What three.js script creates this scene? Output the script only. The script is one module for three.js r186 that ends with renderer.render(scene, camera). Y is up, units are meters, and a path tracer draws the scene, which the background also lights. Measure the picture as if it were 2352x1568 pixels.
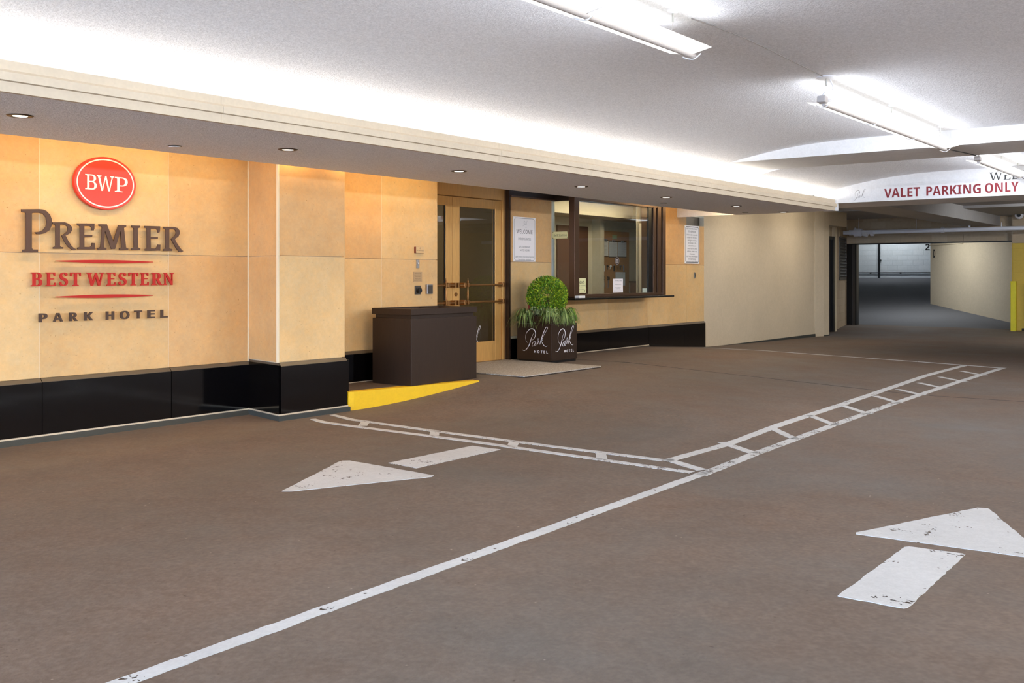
import * as THREE from 'three';
import { RoundedBoxGeometry } from 'three/addons/geometries/RoundedBoxGeometry.js';
import { mergeGeometries, toCreasedNormals } from 'three/addons/utils/BufferGeometryUtils.js';
import { RectAreaLightUniformsLib } from 'three/addons/lights/RectAreaLightUniformsLib.js';
import { FontLoader } from 'three/addons/loaders/FontLoader.js';
import { TextGeometry } from 'three/addons/geometries/TextGeometry.js';

// ------------------------------------------------------------------ camera, sky, exposure
// World: x runs along the hotel wall (away), z points out of the wall; B = distance from the camera's line towards the wall = -z.
const scene = new THREE.Scene();
scene.background = new THREE.Color().setRGB(12, 17, 25);      // pale overcast sky over the street behind the viewer
const FPX = 2250, YAW = THREE.MathUtils.degToRad(38.254);
const camera = new THREE.PerspectiveCamera(2 * Math.atan(784 / FPX) * 180 / Math.PI, 1.5, 0.05, 200);
camera.position.set(0, 1.4, 0);
camera.lookAt(Math.cos(YAW), 1.4, -Math.sin(YAW));
camera.setViewOffset(2352, 1568, 0, 152, 2352, 1568);
const renderer = new THREE.WebGLRenderer({ antialias: true });
renderer.toneMapping = THREE.LinearToneMapping;
renderer.toneMappingExposure = 1.0;
renderer.shadowMap.enabled = true;
RectAreaLightUniformsLib.init();
const WARM = new THREE.Color().setRGB(1.0, 0.72, 0.36), COVE = new THREE.Color().setRGB(1.0, 0.94, 0.85), COOL = new THREE.Color().setRGB(0.92, 0.97, 1.07), DAY = new THREE.Color().setRGB(0.9, 0.96, 1.0);
const I_DOWN = 24, I_SIDE = 165, I_UP = 11, I_COVE = 17, I_SLOT = 98, I_SPOT = 6, I_RAMP = 90, I_BOOTH = 23, I_FAR = 70;

// ------------------------------------------------------------------ helpers
let seed = 7;
const rnd = (a = 0, b = 1) => { seed = (seed * 1664525 + 1013904223) >>> 0; return a + (b - a) * seed / 4294967296; };
const used = {};
const numbered = n => { const k = used[n] = (used[n] ?? -1) + 1; return k ? `${n}_${String(k).padStart(3, '0')}` : n; };
const V = (A, y, B) => new THREE.Vector3(A, y, -B);
const lerp = (a, b, t) => a + (b - a) * t, clamp = (x, a = 0, b = 1) => Math.min(b, Math.max(a, x));
const pw = (pts, x) => { if (x <= pts[0][0]) return pts[0][1]; for (let i = 1; i < pts.length; i++) if (x <= pts[i][0]) { const [a, ya] = pts[i - 1], [b, yb] = pts[i]; return lerp(ya, yb, (x - a) / (b - a)); } return pts[pts.length - 1][1]; };
function uvM(g, ou = 0, ov = 0) {            // uv in metres, by the way each face points
  g = g.index ? g.toNonIndexed() : g;
  const p = g.attributes.position, uv = new Float32Array(p.count * 2), a = new THREE.Vector3(), b = new THREE.Vector3(), c = new THREE.Vector3(), n = new THREE.Vector3();
  for (let i = 0; i < p.count; i += 3) {
    a.fromBufferAttribute(p, i); b.fromBufferAttribute(p, i + 1); c.fromBufferAttribute(p, i + 2);
    n.subVectors(b, a).cross(c.clone().sub(a)); const x = Math.abs(n.x), y = Math.abs(n.y), z = Math.abs(n.z);
    [a, b, c].forEach((v, k) => { const [u, w] = y >= x && y >= z ? [v.x, v.z] : x >= z ? [v.z, v.y] : [v.x, v.y]; uv[2 * (i + k)] = u + ou; uv[2 * (i + k) + 1] = w + ov; });
  }
  g.setAttribute('uv', new THREE.BufferAttribute(uv, 2));
  return g;
}
const plain = g => { g = g.index ? g.toNonIndexed() : g.clone(); for (const k of Object.keys(g.attributes)) if (!['position', 'normal', 'uv'].includes(k)) g.deleteAttribute(k); return g; };
function merge(list) { return mergeGeometries(list.map(plain)); }
function box(A0, A1, y0, y1, B0, B1) { const g = new THREE.BoxGeometry(A1 - A0, y1 - y0, Math.abs(B1 - B0)); g.translate((A0 + A1) / 2, (y0 + y1) / 2, -(B0 + B1) / 2); return uvM(g); }
function rbox(A0, A1, y0, y1, B0, B1, r = 0.004, s = 2) { const g = new RoundedBoxGeometry(A1 - A0, y1 - y0, Math.abs(B1 - B0), s, r); g.translate((A0 + A1) / 2, (y0 + y1) / 2, -(B0 + B1) / 2); return uvM(g); }
function cyl(p, q, r, seg = 14, r2 = r) { const d = q.clone().sub(p), g = new THREE.CylinderGeometry(r2, r, d.length(), seg); g.applyQuaternion(new THREE.Quaternion().setFromUnitVectors(new THREE.Vector3(0, 1, 0), d.clone().normalize())); g.translate((p.x + q.x) / 2, (p.y + q.y) / 2, (p.z + q.z) / 2); return g; }
function tube(pts, r, seg = 24, rad = 8) { return new THREE.TubeGeometry(new THREE.CatmullRomCurve3(pts), seg, r, rad, false); }
function prism(pts, y0, y1) {                // plan outline [A,B] extruded upwards
  const s = new THREE.Shape(pts.map(([a, b]) => new THREE.Vector2(a, b))); const g = new THREE.ExtrudeGeometry(s, { depth: y1 - y0, bevelEnabled: false });
  g.rotateX(-Math.PI / 2); g.translate(0, y0, 0); return uvM(g);
}
function profileA(pts, A0, A1) {             // section [B,y] swept along A
  const s = new THREE.Shape(pts.map(([b, y]) => new THREE.Vector2(b, y))); const g = new THREE.ExtrudeGeometry(s, { depth: A1 - A0, bevelEnabled: false });
  g.applyMatrix4(new THREE.Matrix4().set(0, 0, 1, A0, 0, 1, 0, 0, -1, 0, 0, 0, 0, 0, 0, 1)); return uvM(g);
}
function lathe(pts, at, seg = 24) { const g = new THREE.LatheGeometry(pts.map(([r, y]) => new THREE.Vector2(r, y)), seg); g.translate(at.x, at.y, at.z); return g; }
function mesh(name, geo, mat, parent) { const m = new THREE.Mesh(Array.isArray(geo) ? merge(geo) : geo, mat); m.name = name; m.castShadow = m.receiveShadow = true; if (parent) parent.add(m); return m; }
function tag(o, label, category, group, kind) { o.userData.label = label; o.userData.category = category; if (group) o.userData.group = group; if (kind) o.userData.kind = kind; return o; }
function thing(name, label, category, group, kind) { const o = new THREE.Group(); o.name = numbered(name); scene.add(o); return tag(o, label, category, group, kind); }
function single(name, geo, mat, label, category, group, kind) { const m = mesh(numbered(name), geo, mat); scene.add(m); return tag(m, label, category, group, kind); }

// ------------------------------------------------------------------ procedural textures
function tileNoise(n, cells, sd) {           // tileable value noise, n x n
  let s = sd * 2654435761 >>> 0; const R = () => (s = (s * 1664525 + 1013904223) >>> 0) / 4294967296;
  const g = Float32Array.from({ length: cells * cells }, R), out = new Float32Array(n * n);
  for (let y = 0; y < n; y++) for (let x = 0; x < n; x++) {
    const fx = x / n * cells, fy = y / n * cells, x0 = fx | 0, y0 = fy | 0, x1 = (x0 + 1) % cells, y1 = (y0 + 1) % cells; let u = fx - x0, v = fy - y0; u = u * u * (3 - 2 * u); v = v * v * (3 - 2 * v);
    out[y * n + x] = lerp(lerp(g[y0 * cells + x0], g[y0 * cells + x1], u), lerp(g[y1 * cells + x0], g[y1 * cells + x1], u), v);
  }
  return out;
}
function fbm(n, list) { const o = new Float32Array(n * n); list.forEach(([c, w, s]) => { const t = tileNoise(n, c, s); for (let i = 0; i < o.length; i++) o[i] += (t[i] - 0.5) * w; }); return o; }
function dataTex(n, fill, srgb, metres) {
  const d = new Uint8Array(n * n * 4);
  for (let i = 0; i < n * n; i++) { const c = fill(i, i % n, (i / n) | 0); d[4 * i] = clamp(c[0], 0, 255); d[4 * i + 1] = clamp(c[1], 0, 255); d[4 * i + 2] = clamp(c[2], 0, 255); d[4 * i + 3] = 255; }
  const t = new THREE.DataTexture(d, n, n); t.wrapS = t.wrapT = THREE.RepeatWrapping; t.magFilter = THREE.LinearFilter; t.minFilter = THREE.LinearMipmapLinearFilter; t.generateMipmaps = true;
  if (srgb) t.colorSpace = THREE.SRGBColorSpace; if (metres) t.repeat.set(1 / metres, 1 / metres); t.needsUpdate = true; return t;
}
const N = 512;
const stoneN = fbm(N, [[3, .5, 1], [7, .45, 2], [19, .35, 3], [60, .35, 4], [180, .3, 5]]), stoneF = fbm(N, [[9, .6, 11], [30, .6, 12], [90, .5, 13]]), pits = fbm(N, [[140, 1, 14]]);
const stoneTex = dataTex(N, i => { const v = stoneN[i] * 17, w = stoneF[i] * 8, p = pits[i] > .475 ? -50 : 0; return [209 + v + w + p, 172 + v * .95 + p, 118 + v * .8 - w + p]; }, true, 1.7);
const stoneBump = dataTex(N, i => { const v = 128 + stoneN[i] * 90 + (pits[i] > .465 ? -90 : 0); return [v, v, v]; }, false, 1.7);
const NA = 1024, asN = fbm(NA, [[18, .12, 21], [60, .2, 22], [230, .4, 23], [500, .8, 24]]), asS = fbm(NA, [[4, .9, 26], [9, .8, 27], [23, .5, 28], [60, .3, 29]]), asW = fbm(NA, [[5, .8, 126], [13, .7, 127], [40, .4, 128]]), asP = fbm(NA, [[520, 1, 25]]);
const asphaltTex = dataTex(NA, i => { const v = asN[i] * 20 + asW[i] * 7, s = asS[i] * 7, p = asP[i] > .493 ? 60 : asP[i] < -.488 ? -28 : 0; return [98 + v + s + p, 82 + v + p, 68 + v - s * .7 + p]; }, true, 6.7);
const asphaltRough = dataTex(NA, i => { const r = 205 + asS[i] * 40 + asN[i] * 25; return [r, r, r]; }, false, 6.7);
const asphaltBump = dataTex(NA, i => { const v = 128 + asN[i] * 150; return [v, v, v]; }, false, 2.6);
const popN = fbm(N, [[64, .5, 31], [128, .8, 32], [230, .4, 33]]);
const popBump = dataTex(N, i => { const v = 128 + popN[i] * 170; return [v, v, v]; }, false, 0.9);
const popTex = dataTex(N, i => { const v = popN[i] * 26; return [233 + v, 233 + v, 235 + v]; }, true, 0.9);
const plN = fbm(N, [[5, .4, 41], [40, .3, 42], [150, .4, 43]]);
const plasterTex = dataTex(N, i => { const v = plN[i] * 18; return [236 + v, 236 + v, 236 + v]; }, true, 2.2);
const plasterBump = dataTex(N, i => { const v = 128 + plN[i] * 120; return [v, v, v]; }, false, 1.1);
const matN = fbm(N, [[90, .7, 51], [200, .9, 52]]);
const matTex = dataTex(N, i => { const v = matN[i] * 60; return [160 + v, 149 + v, 136 + v]; }, true, 0.9);
const matBump = dataTex(N, i => { const v = 128 + matN[i] * 220; return [v, v, v]; }, false, 0.9);
const grN = fbm(N, [[220, 1, 61]]), grV = fbm(N, [[40, .5, 62], [100, .5, 63]]);
const graniteTex = dataTex(N, i => { const s = grN[i] > .485 ? 60 : 0, v = grV[i] * 10; return [7 + v * .5 + s, 6 + v * .5 + s, 7 + v * .5 + s]; }, true, 0.8);
const brN = fbm(N, [[180, .8, 71], [60, .3, 72]]);
const bronzeTex = dataTex(N, (i, x, y) => { const v = brN[(x) + (((y / 24) | 0) * N)] * 26; return [235 + v, 235 + v, 235 + v]; }, true, 0.7);
const chipA = fbm(N, [[7, .55, 81], [26, .5, 82], [90, .55, 83]]);
const chipTex = th => dataTex(N, i => { const v = chipA[i] > th ? 0 : 255; return [v, v, v]; }, false, 0.9);
const paintTex = dataTex(N, i => { const v = plN[i] * 22; return [184 + v, 181 + v, 176 + v]; }, true, 1.1);

// ------------------------------------------------------------------ materials
const std = o => new THREE.MeshStandardMaterial(o), phy = o => new THREE.MeshPhysicalMaterial(o);
const M = {
  stone: std({ map: stoneTex, bumpMap: stoneBump, bumpScale: 0.0006, roughness: 0.62 }),
  stoneB: std({ map: stoneTex, bumpMap: stoneBump, bumpScale: 0.0006, roughness: 0.62, color: 0xf6f2ee }),
  stoneC: std({ map: stoneTex, bumpMap: stoneBump, bumpScale: 0.0006, roughness: 0.66, color: 0xf7ebe2 }),
  groutPale: std({ color: 0xdbc9a9, roughness: 0.9 }),
  grout: std({ color: 0xd9c3a4, roughness: 0.9 }),
  granite: phy({ map: graniteTex, roughness: 0.09, specularIntensity: 0.9 }),
  capstone: std({ color: 0x54483a, roughness: 0.35 }),
  strip: std({ color: 0xd8c6aa, roughness: 0.35, metalness: 0.4 }),
  tar: std({ color: 0x33342f, roughness: 0.8, bumpMap: asphaltBump, bumpScale: 0.002 }),
  asphalt: std({ map: asphaltTex, roughnessMap: asphaltRough, bumpMap: asphaltBump, bumpScale: 0.0012 }),
  walk: std({ map: asphaltTex, roughness: 0.85, bumpMap: asphaltBump, bumpScale: 0.0012, color: 0xe0d0c4 }),
  cable: std({ color: 0x8a8580, roughness: 0.7 }),
  joint: std({ color: 0x2a2522, roughness: 0.9 }),
  paint: std({ map: paintTex, roughness: 0.6, alphaMap: chipTex(.43), alphaTest: 0.5 }),
  paintWorn: std({ map: paintTex, roughness: 0.65, alphaMap: chipTex(.27), alphaTest: 0.5 }),
  yellow: std({ map: plasterTex, color: 0xeab800, roughness: 0.55 }),
  yellowGuard: std({ map: plasterTex, color: 0xe6d400, roughness: 0.45 }),
  yellowWall: std({ map: plasterTex, bumpMap: plasterBump, bumpScale: 0.001, color: 0xd9b440, roughness: 0.6 }),
  ceiling: std({ map: popTex, bumpMap: popBump, bumpScale: 0.004, roughness: 0.95 }),
  beam: std({ map: plasterTex, bumpMap: plasterBump, bumpScale: 0.0012, roughness: 0.9, color: 0xf4f3f2 }),
  fascia: std({ map: plasterTex, roughness: 0.6, color: 0xdccbb0 }),
  beige: std({ map: plasterTex, bumpMap: plasterBump, bumpScale: 0.0012, roughness: 0.85, color: 0xd6c3a4 }),
  block: std({ map: plasterTex, bumpMap: plasterBump, bumpScale: 0.002, roughness: 0.85, color: 0xc6b194 }),
  blockB: std({ map: plasterTex, bumpMap: plasterBump, bumpScale: 0.002, roughness: 0.85, color: 0xc0aa8c }),
  mortar: std({ color: 0xac9980, roughness: 0.95 }),
  whiteBlock: std({ map: plasterTex, bumpMap: plasterBump, bumpScale: 0.002, roughness: 0.8, color: 0xe6eaec }),
  whiteBlockB: std({ map: plasterTex, bumpMap: plasterBump, bumpScale: 0.002, roughness: 0.8, color: 0xe3e8ea }),
  whiteMortar: std({ color: 0xd2d8db, roughness: 0.9 }),
  concrete: std({ map: plasterTex, bumpMap: plasterBump, bumpScale: 0.002, roughness: 0.9, color: 0xb9b6b4 }),
  ramp: std({ map: plasterTex, roughness: 0.9, bumpMap: asphaltBump, bumpScale: 0.002, color: 0x67676a }),
  bronze: std({ map: bronzeTex, color: 0x3a2a1f, roughness: 0.42, metalness: 0.35 }),
  bronzeFrame: std({ color: 0x5f4634, roughness: 0.38, metalness: 0.55 }),
  bronzeDark: std({ color: 0x35261c, roughness: 0.4, metalness: 0.5 }),
  gold: std({ map: bronzeTex, color: 0xe4b066, roughness: 0.4, metalness: 0.25 }),
  brass: std({ color: 0x9a6e40, roughness: 0.36, metalness: 0.8 }),
  black: std({ color: 0x0c0c0d, roughness: 0.4 }),
  blackStone: std({ color: 0x0e0d0d, roughness: 0.2 }),
  steel: std({ color: 0xa9a7a6, roughness: 0.32, metalness: 0.85 }),
  darkSteel: std({ color: 0x55504a, roughness: 0.4, metalness: 0.7 }),
  alu: std({ color: 0xb8b6ae, roughness: 0.35, metalness: 0.6 }),
  glass: phy({ color: 0xf4f8f5, transmission: 1, thickness: 0, roughness: 0.0, ior: 1.52, specularIntensity: 1 }),
  letterBrown: std({ color: 0x4e3526, roughness: 0.65 }),
  letterDark: std({ color: 0x422d1f, roughness: 0.65 }),
  red: std({ color: 0xab1409, roughness: 0.7 }),
  discRed: std({ color: 0xd62d15, roughness: 0.42 }),
  discWhite: std({ color: 0xf3ead8, roughness: 0.4 }),
  logoWhite: std({ color: 0xe8e6ea, roughness: 0.4 }),
  paintRed: std({ color: 0x8e2b31, roughness: 0.7, map: plasterTex }),
  paintBlack: std({ color: 0x34322f, roughness: 0.7 }),
  logoGrey: std({ color: 0x6a6660, roughness: 0.7 }),
  whiteMetal: std({ color: 0xe9e9ec, roughness: 0.4 }),
  rodGrey: std({ color: 0xc4bdb8, roughness: 0.4 }),
  pipe: std({ color: 0xdad9dd, roughness: 0.45 }),
  pegboard: std({ map: plasterTex, color: 0xbd8247, roughness: 0.7 }),
  woodDark: std({ map: bronzeTex, color: 0x5a3520, roughness: 0.5 }),
  soil: std({ color: 0x1d130c, roughness: 1 }),
  leafLight: std({ color: 0xb0c02c, roughness: 0.5, side: THREE.DoubleSide }),
  leafMid: std({ color: 0x66931f, roughness: 0.5, side: THREE.DoubleSide }),
  leafDark: std({ color: 0x33601c, roughness: 0.5, side: THREE.DoubleSide }),
  grass: std({ color: 0x5d7838, roughness: 0.55, side: THREE.DoubleSide }),
  grassPale: std({ color: 0x8d9c58, roughness: 0.55, side: THREE.DoubleSide }),
  sage: std({ color: 0x9aaa7a, roughness: 0.6, side: THREE.DoubleSide }),
  stem: std({ color: 0x4a3520, roughness: 0.9 }),
  budRed: std({ color: 0x7a2412, roughness: 0.6 }),
  paper: std({ color: 0xe4e2dc, roughness: 0.8 }),
  clip: std({ color: 0x4b3a2a, roughness: 0.5 }),
  mat: std({ map: matTex, bumpMap: matBump, bumpScale: 0.004, roughness: 1 }),
  lobby: std({ map: plasterTex, color: 0x8f7550, roughness: 0.8 }),
};
const glow = (hex, k) => std({ color: 0x111111, emissive: hex, emissiveIntensity: k });
M.tubeGlow = glow(0xfffdf8, 1.5); M.warmGlow = glow(0xffc878, 3); M.coveGlow = glow(0xffe6bd, 3); M.spotGlow = glow(0xfff1e0, 2.4); M.coolGlow = glow(0xe2efff, 3); M.boothGlow = glow(0xffeed0, 4);

function canvasMat(w, h, draw, opt = {}) {
  const c = document.createElement('canvas'); c.width = w; c.height = h; const x = c.getContext('2d'); draw(x, w, h);
  const t = new THREE.CanvasTexture(c); t.colorSpace = THREE.SRGBColorSpace; return std({ map: t, roughness: 0.5, ...opt });
}
const print = (x, s, cx, cy, px, font = 'sans-serif', color = '#222', squeeze = 0) => { x.font = `${px}px ${font}`; x.fillStyle = color; x.textAlign = 'center'; x.textBaseline = 'middle'; if (squeeze) { const w = x.measureText(s).width; x.save(); x.translate(cx, cy); x.scale(squeeze / w, 1); x.fillText(s, 0, 0); x.restore(); } else x.fillText(s, cx, cy); };
function plate(A0, A1, y0, y1, B, depth, frontMat, sideMat, name, parent) {     // flat plate on a wall that faces the drive: body + printed face
  const body = mesh(name, rbox(A0, A1, y0, y1, B - depth, B, Math.min(.003, depth / 3)), sideMat, parent);
  const g = new THREE.PlaneGeometry(A1 - A0 - .002, y1 - y0 - .002); g.translate((A0 + A1) / 2, (y0 + y1) / 2, -(B - depth - .0006)); mesh('printed_face', g, frontMat, body); return body;
}
const fonts = {};
for (const [k, f] of [['serifB', 'serif_bold'], ['serif', 'serif_regular'], ['sansB', 'sans_bold'], ['sans', 'sans_regular']]) fonts[k] = await new FontLoader().loadAsync(`fonts/droid/droid_${f}.typeface.json`);
function glyph(s, font, x0, x1, y0, y1, depth, bevel = 0) {       // text fitted into a box in its own plane
  const g = new TextGeometry(s, { font, size: 1, depth: 0.2, curveSegments: 6, bevelEnabled: false });
  g.computeBoundingBox(); const b = g.boundingBox; g.translate(-b.min.x, -b.min.y, 0); g.scale((x1 - x0) / (b.max.x - b.min.x), (y1 - y0) / (b.max.y - b.min.y), depth / 0.2); g.translate(x0, y0, 0); return g;
}
// the handwritten house mark as pen strokes (x right, y up, unit about the mark's height): [points, pen widths]
const SCRIPT = [
  [[[.226, .31], [.155, .395], [.124, .54], [.16, .716], [.26, .85], [.37, .90], [.464, .864], [.52, .74], [.505, .605], [.44, .49], [.37, .44]], [.005, .007, .011, .014, .020, .026, .030, .028, .018, .010, .006]],
  [[[.445, .73], [.38, .59], [.335, .45], [.30, .32], [.24, .185], [.155, .06], [.07, .007], [0, .03]], [.006, .012, .022, .028, .024, .018, .014, .010]],
  [[[.51, .41], [.43, .365], [.382, .26], [.395, .205], [.445, .225], [.495, .32], [.527, .41]], [.010, .014, .022, .016, .008, .008, .008]],
  [[[.535, .43], [.505, .32], [.49, .235], [.51, .22], [.55, .26]], [.012, .022, .020, .010, .006]],
  [[[.55, .26], [.59, .40], [.622, .53], [.645, .49], [.665, .485]], [.006, .008, .010, .012, .014]],
  [[[.655, .48], [.63, .39], [.603, .285]], [.010, .022, .018]],
  [[[.74, .43], [.83, .63], [.93, .82], [.99, .945], [.972, .995], [.92, .965], [.845, .79], [.75, .52], [.688, .284]], [.006, .008, .010, .014, .014, .016, .022, .026, .018]],
  [[[.73, .42], [.775, .53], [.80, .555], [.815, .53], [.785, .46], [.735, .43]], [.006, .010, .014, .014, .010, .008]],
  [[[.745, .44], [.795, .335], [.865, .24], [.93, .215], [.99, .25]], [.010, .022, .018, .010, .006]],
];
function scriptGeo(w, h) {
  const parts = [];
  for (const [pts, ws] of SCRIPT) {
    const c = new THREE.CatmullRomCurve3(pts.map(([x, y]) => new THREE.Vector3(x * w, y * h, 0))), n = pts.length * 6, pos = [];
    const at = t => { const p = c.getPoint(t), d = c.getTangent(t), f = t * (ws.length - 1), i = Math.min(ws.length - 2, f | 0), r = lerp(ws[i], ws[i + 1], f - i) * h * .62; return [new THREE.Vector3(p.x - d.y * r, p.y + d.x * r, 0), new THREE.Vector3(p.x + d.y * r, p.y - d.x * r, 0)]; };
    for (let i = 0; i < n; i++) { const [a, b] = at(i / n), [e, f] = at((i + 1) / n); for (const v of [a, b, f, a, f, e]) pos.push(v.x, v.y, 0); }
    const g = new THREE.BufferGeometry(); g.setAttribute('position', new THREE.Float32BufferAttribute(pos, 3)); g.setAttribute('normal', new THREE.Float32BufferAttribute(pos.map((_, i) => i % 3 === 2 ? 1 : 0), 3)); g.setAttribute('uv', new THREE.Float32BufferAttribute(new Array(pos.length / 3 * 2).fill(0), 2)); parts.push(g);
  }
  return mergeGeometries(parts);
}
function scriptDraw(x, ox, oy, w, h, color, k = 1) { x.strokeStyle = color; x.lineCap = 'round'; for (const [pts, ws] of SCRIPT) { const c = new THREE.CatmullRomCurve3(pts.map(([a, b]) => new THREE.Vector3(a, b, 0))); for (let i = 0; i < 40; i++) { const p = c.getPoint(i / 40), q = c.getPoint((i + 1) / 40); x.lineWidth = Math.max(.8, ws[Math.min(ws.length - 1, Math.round(i / 40 * (ws.length - 1)))] * h * 1.2 * k); x.beginPath(); x.moveTo(ox + p.x * w, oy + (1 - p.y) * h); x.lineTo(ox + q.x * w, oy + (1 - q.y) * h); x.stroke(); } } }
const faceA = (g, A, y, B) => { g.rotateY(-Math.PI / 2); g.translate(A, y, -B); return g; };      // local x -> towards the camera side, facing -A

// ------------------------------------------------------------------ lights' helper
function area(color, intensity, w, h, pos, look) { const l = new THREE.RectAreaLight(color, intensity, w, h); l.position.copy(pos); l.lookAt(look); return l; }

// ================================================================== SETTING
// floor: a gentle rise towards the hotel door
const WALK = 0.19;
const riseA = A => A < 6.9 ? 0 : A < 8.7 ? Math.pow((A - 6.9) / 1.8, 1.6) : pw([[8.7, 1], [14.4, 1], [16.9, .2], [19, 0], [23, -.25], [25, -.1], [26.5, 0]], A);
const riseB = B => clamp((B - 3.4) / 3.8);
const F = (A, B) => WALK * riseA(A) * riseB(B);
{
  const pos = [], uv = [], idx = [], As = [], Bs = [];
  for (let a = -8; a <= 28.001; a += a > 6 && a < 9.5 ? .1 : .3) As.push(a); As.push(28);
  for (let b = -5.6; b <= 10.6; b += .3) Bs.push(b);
  As.forEach((a, i) => Bs.forEach((b, j) => {
    pos.push(a, F(a, b), -b); uv.push(a, b);
    if (i && j) { const n = Bs.length, p = i * n + j; idx.push(p, p - n, p - 1, p - 1, p - n, p - n - 1); }
  }));
  const g = new THREE.BufferGeometry(); g.setAttribute('position', new THREE.Float32BufferAttribute(pos, 3)); g.setAttribute('uv', new THREE.Float32BufferAttribute(uv, 2)); g.setIndex(idx); g.computeVertexNormals();
  if (g.attributes.normal.getY(0) < 0) { g.setIndex(idx.map((_, i) => idx[i - (i % 3) + [0, 2, 1][i % 3]])); g.computeVertexNormals(); }
  single('floor', g, M.asphalt, 'brown-grey coated asphalt driveway floor with scuffs and stains', 'floor', null, 'structure');
}
// draped paint strips
function strip(path, w, lift = .003, jit = .004) {
  const pts = []; path.forEach((p, i) => { if (!i) { pts.push(p); return; } const q = path[i - 1], L = Math.hypot(p[0] - q[0], p[1] - q[1]), n = Math.max(1, Math.round(L / .06)); for (let k = 1; k <= n; k++) pts.push([lerp(q[0], p[0], k / n), lerp(q[1], p[1], k / n), lerp(q[2] ?? w, p[2] ?? w, k / n)]); });
  const L = [], R = []; pts.forEach((p, i) => { const a = pts[Math.max(0, i - 1)], b = pts[Math.min(pts.length - 1, i + 1)], dx = b[0] - a[0], dy = b[1] - a[1], l = Math.hypot(dx, dy), hw = (p[2] ?? w) / 2; L.push([p[0] - dy / l * (hw + rnd(-jit, jit)), p[1] + dx / l * (hw + rnd(-jit, jit))]); R.push([p[0] + dy / l * (hw + rnd(-jit, jit)), p[1] - dx / l * (hw + rnd(-jit, jit))]); });
  const pos = [], q = (a, b, c, d) => { for (const v of [a, b, c, a, c, d]) pos.push(...v); }, top = p => [p[0], F(p[0], p[1]) + lift, -p[1]], bot = p => [p[0], F(p[0], p[1]) - .004, -p[1]];
  for (let i = 1; i < L.length; i++) { q(top(R[i - 1]), top(R[i]), top(L[i]), top(L[i - 1])); q(top(L[i - 1]), top(L[i]), bot(L[i]), bot(L[i - 1])); q(bot(R[i - 1]), bot(R[i]), top(R[i]), top(R[i - 1])); }
  let g = new THREE.BufferGeometry(); g.setAttribute('position', new THREE.Float32BufferAttribute(pos, 3)); g.computeVertexNormals(); if (g.attributes.normal.getY(0) < 0) { for (let i = 0; i < pos.length; i += 9) for (let k = 0; k < 3; k++) [pos[i + 3 + k], pos[i + 6 + k]] = [pos[i + 6 + k], pos[i + 3 + k]]; g.setAttribute('position', new THREE.Float32BufferAttribute(pos, 3)); g.computeVertexNormals(); }
  return uvM(g, rnd(0, 3), rnd(0, 3));
}
function paintPoly(pts, lift = .003) {
  const out = []; pts.forEach((p, i) => { const q = pts[(i + 1) % pts.length], n = Math.max(1, Math.round(Math.hypot(q[0] - p[0], q[1] - p[1]) / .05)); for (let k = 0; k < n; k++) out.push([lerp(p[0], q[0], k / n) + (k ? rnd(-.004, .004) : 0), lerp(p[1], q[1], k / n) + (k ? rnd(-.004, .004) : 0)]); });
  const g = prism(out, -.004, lift); return uvM(g, rnd(0, 3), rnd(0, 3));
}
single('expansion_joint', strip([[11.63, 8.0], [11.74, 6.5], [11.82, 5.2], [11.95, 3.4], [12.04, 2.26], [12.3, -2], [12.5, -5]], .018, .0015, .002), M.joint, 'thin dark expansion joint crossing the whole drive', 'joint');
{ // arrows
  const a = thing('painted_arrow', 'white painted floor arrow aimed at the hotel entrance ramp side, clean edges', 'arrow');
  a.userData.label = 'white painted floor arrow on the lane beside the lettered stone wall';
  mesh('arrow_head', paintPoly([[4.06, 5.10], [4.10, 5.05], [5.00, 4.65], [5.04, 4.67], [5.05, 5.54], [5.01, 5.58], [4.97, 5.57]]), M.paint, a);
  mesh('arrow_stem', paintPoly([[5.15, 4.945], [6.12, 4.942], [6.11, 5.23], [5.165, 5.245]]), M.paint, a);
  const b = thing('painted_arrow', 'white painted floor arrow with chipped paint on the lane away from the wall', 'arrow');
  mesh('arrow_head', paintPoly([[5.31, 1.82], [5.34, 1.83], [6.36, 1.45], [6.385, 1.40], [6.36, 1.38], [5.44, .92], [5.41, .93]]), M.paint, b);
  mesh('arrow_stem', paintPoly([[4.235, 1.53], [5.21, 1.535], [5.235, 1.52], [5.27, 1.27], [5.26, 1.255], [4.27, 1.245], [4.25, 1.255]]), M.paint, b);
}
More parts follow.
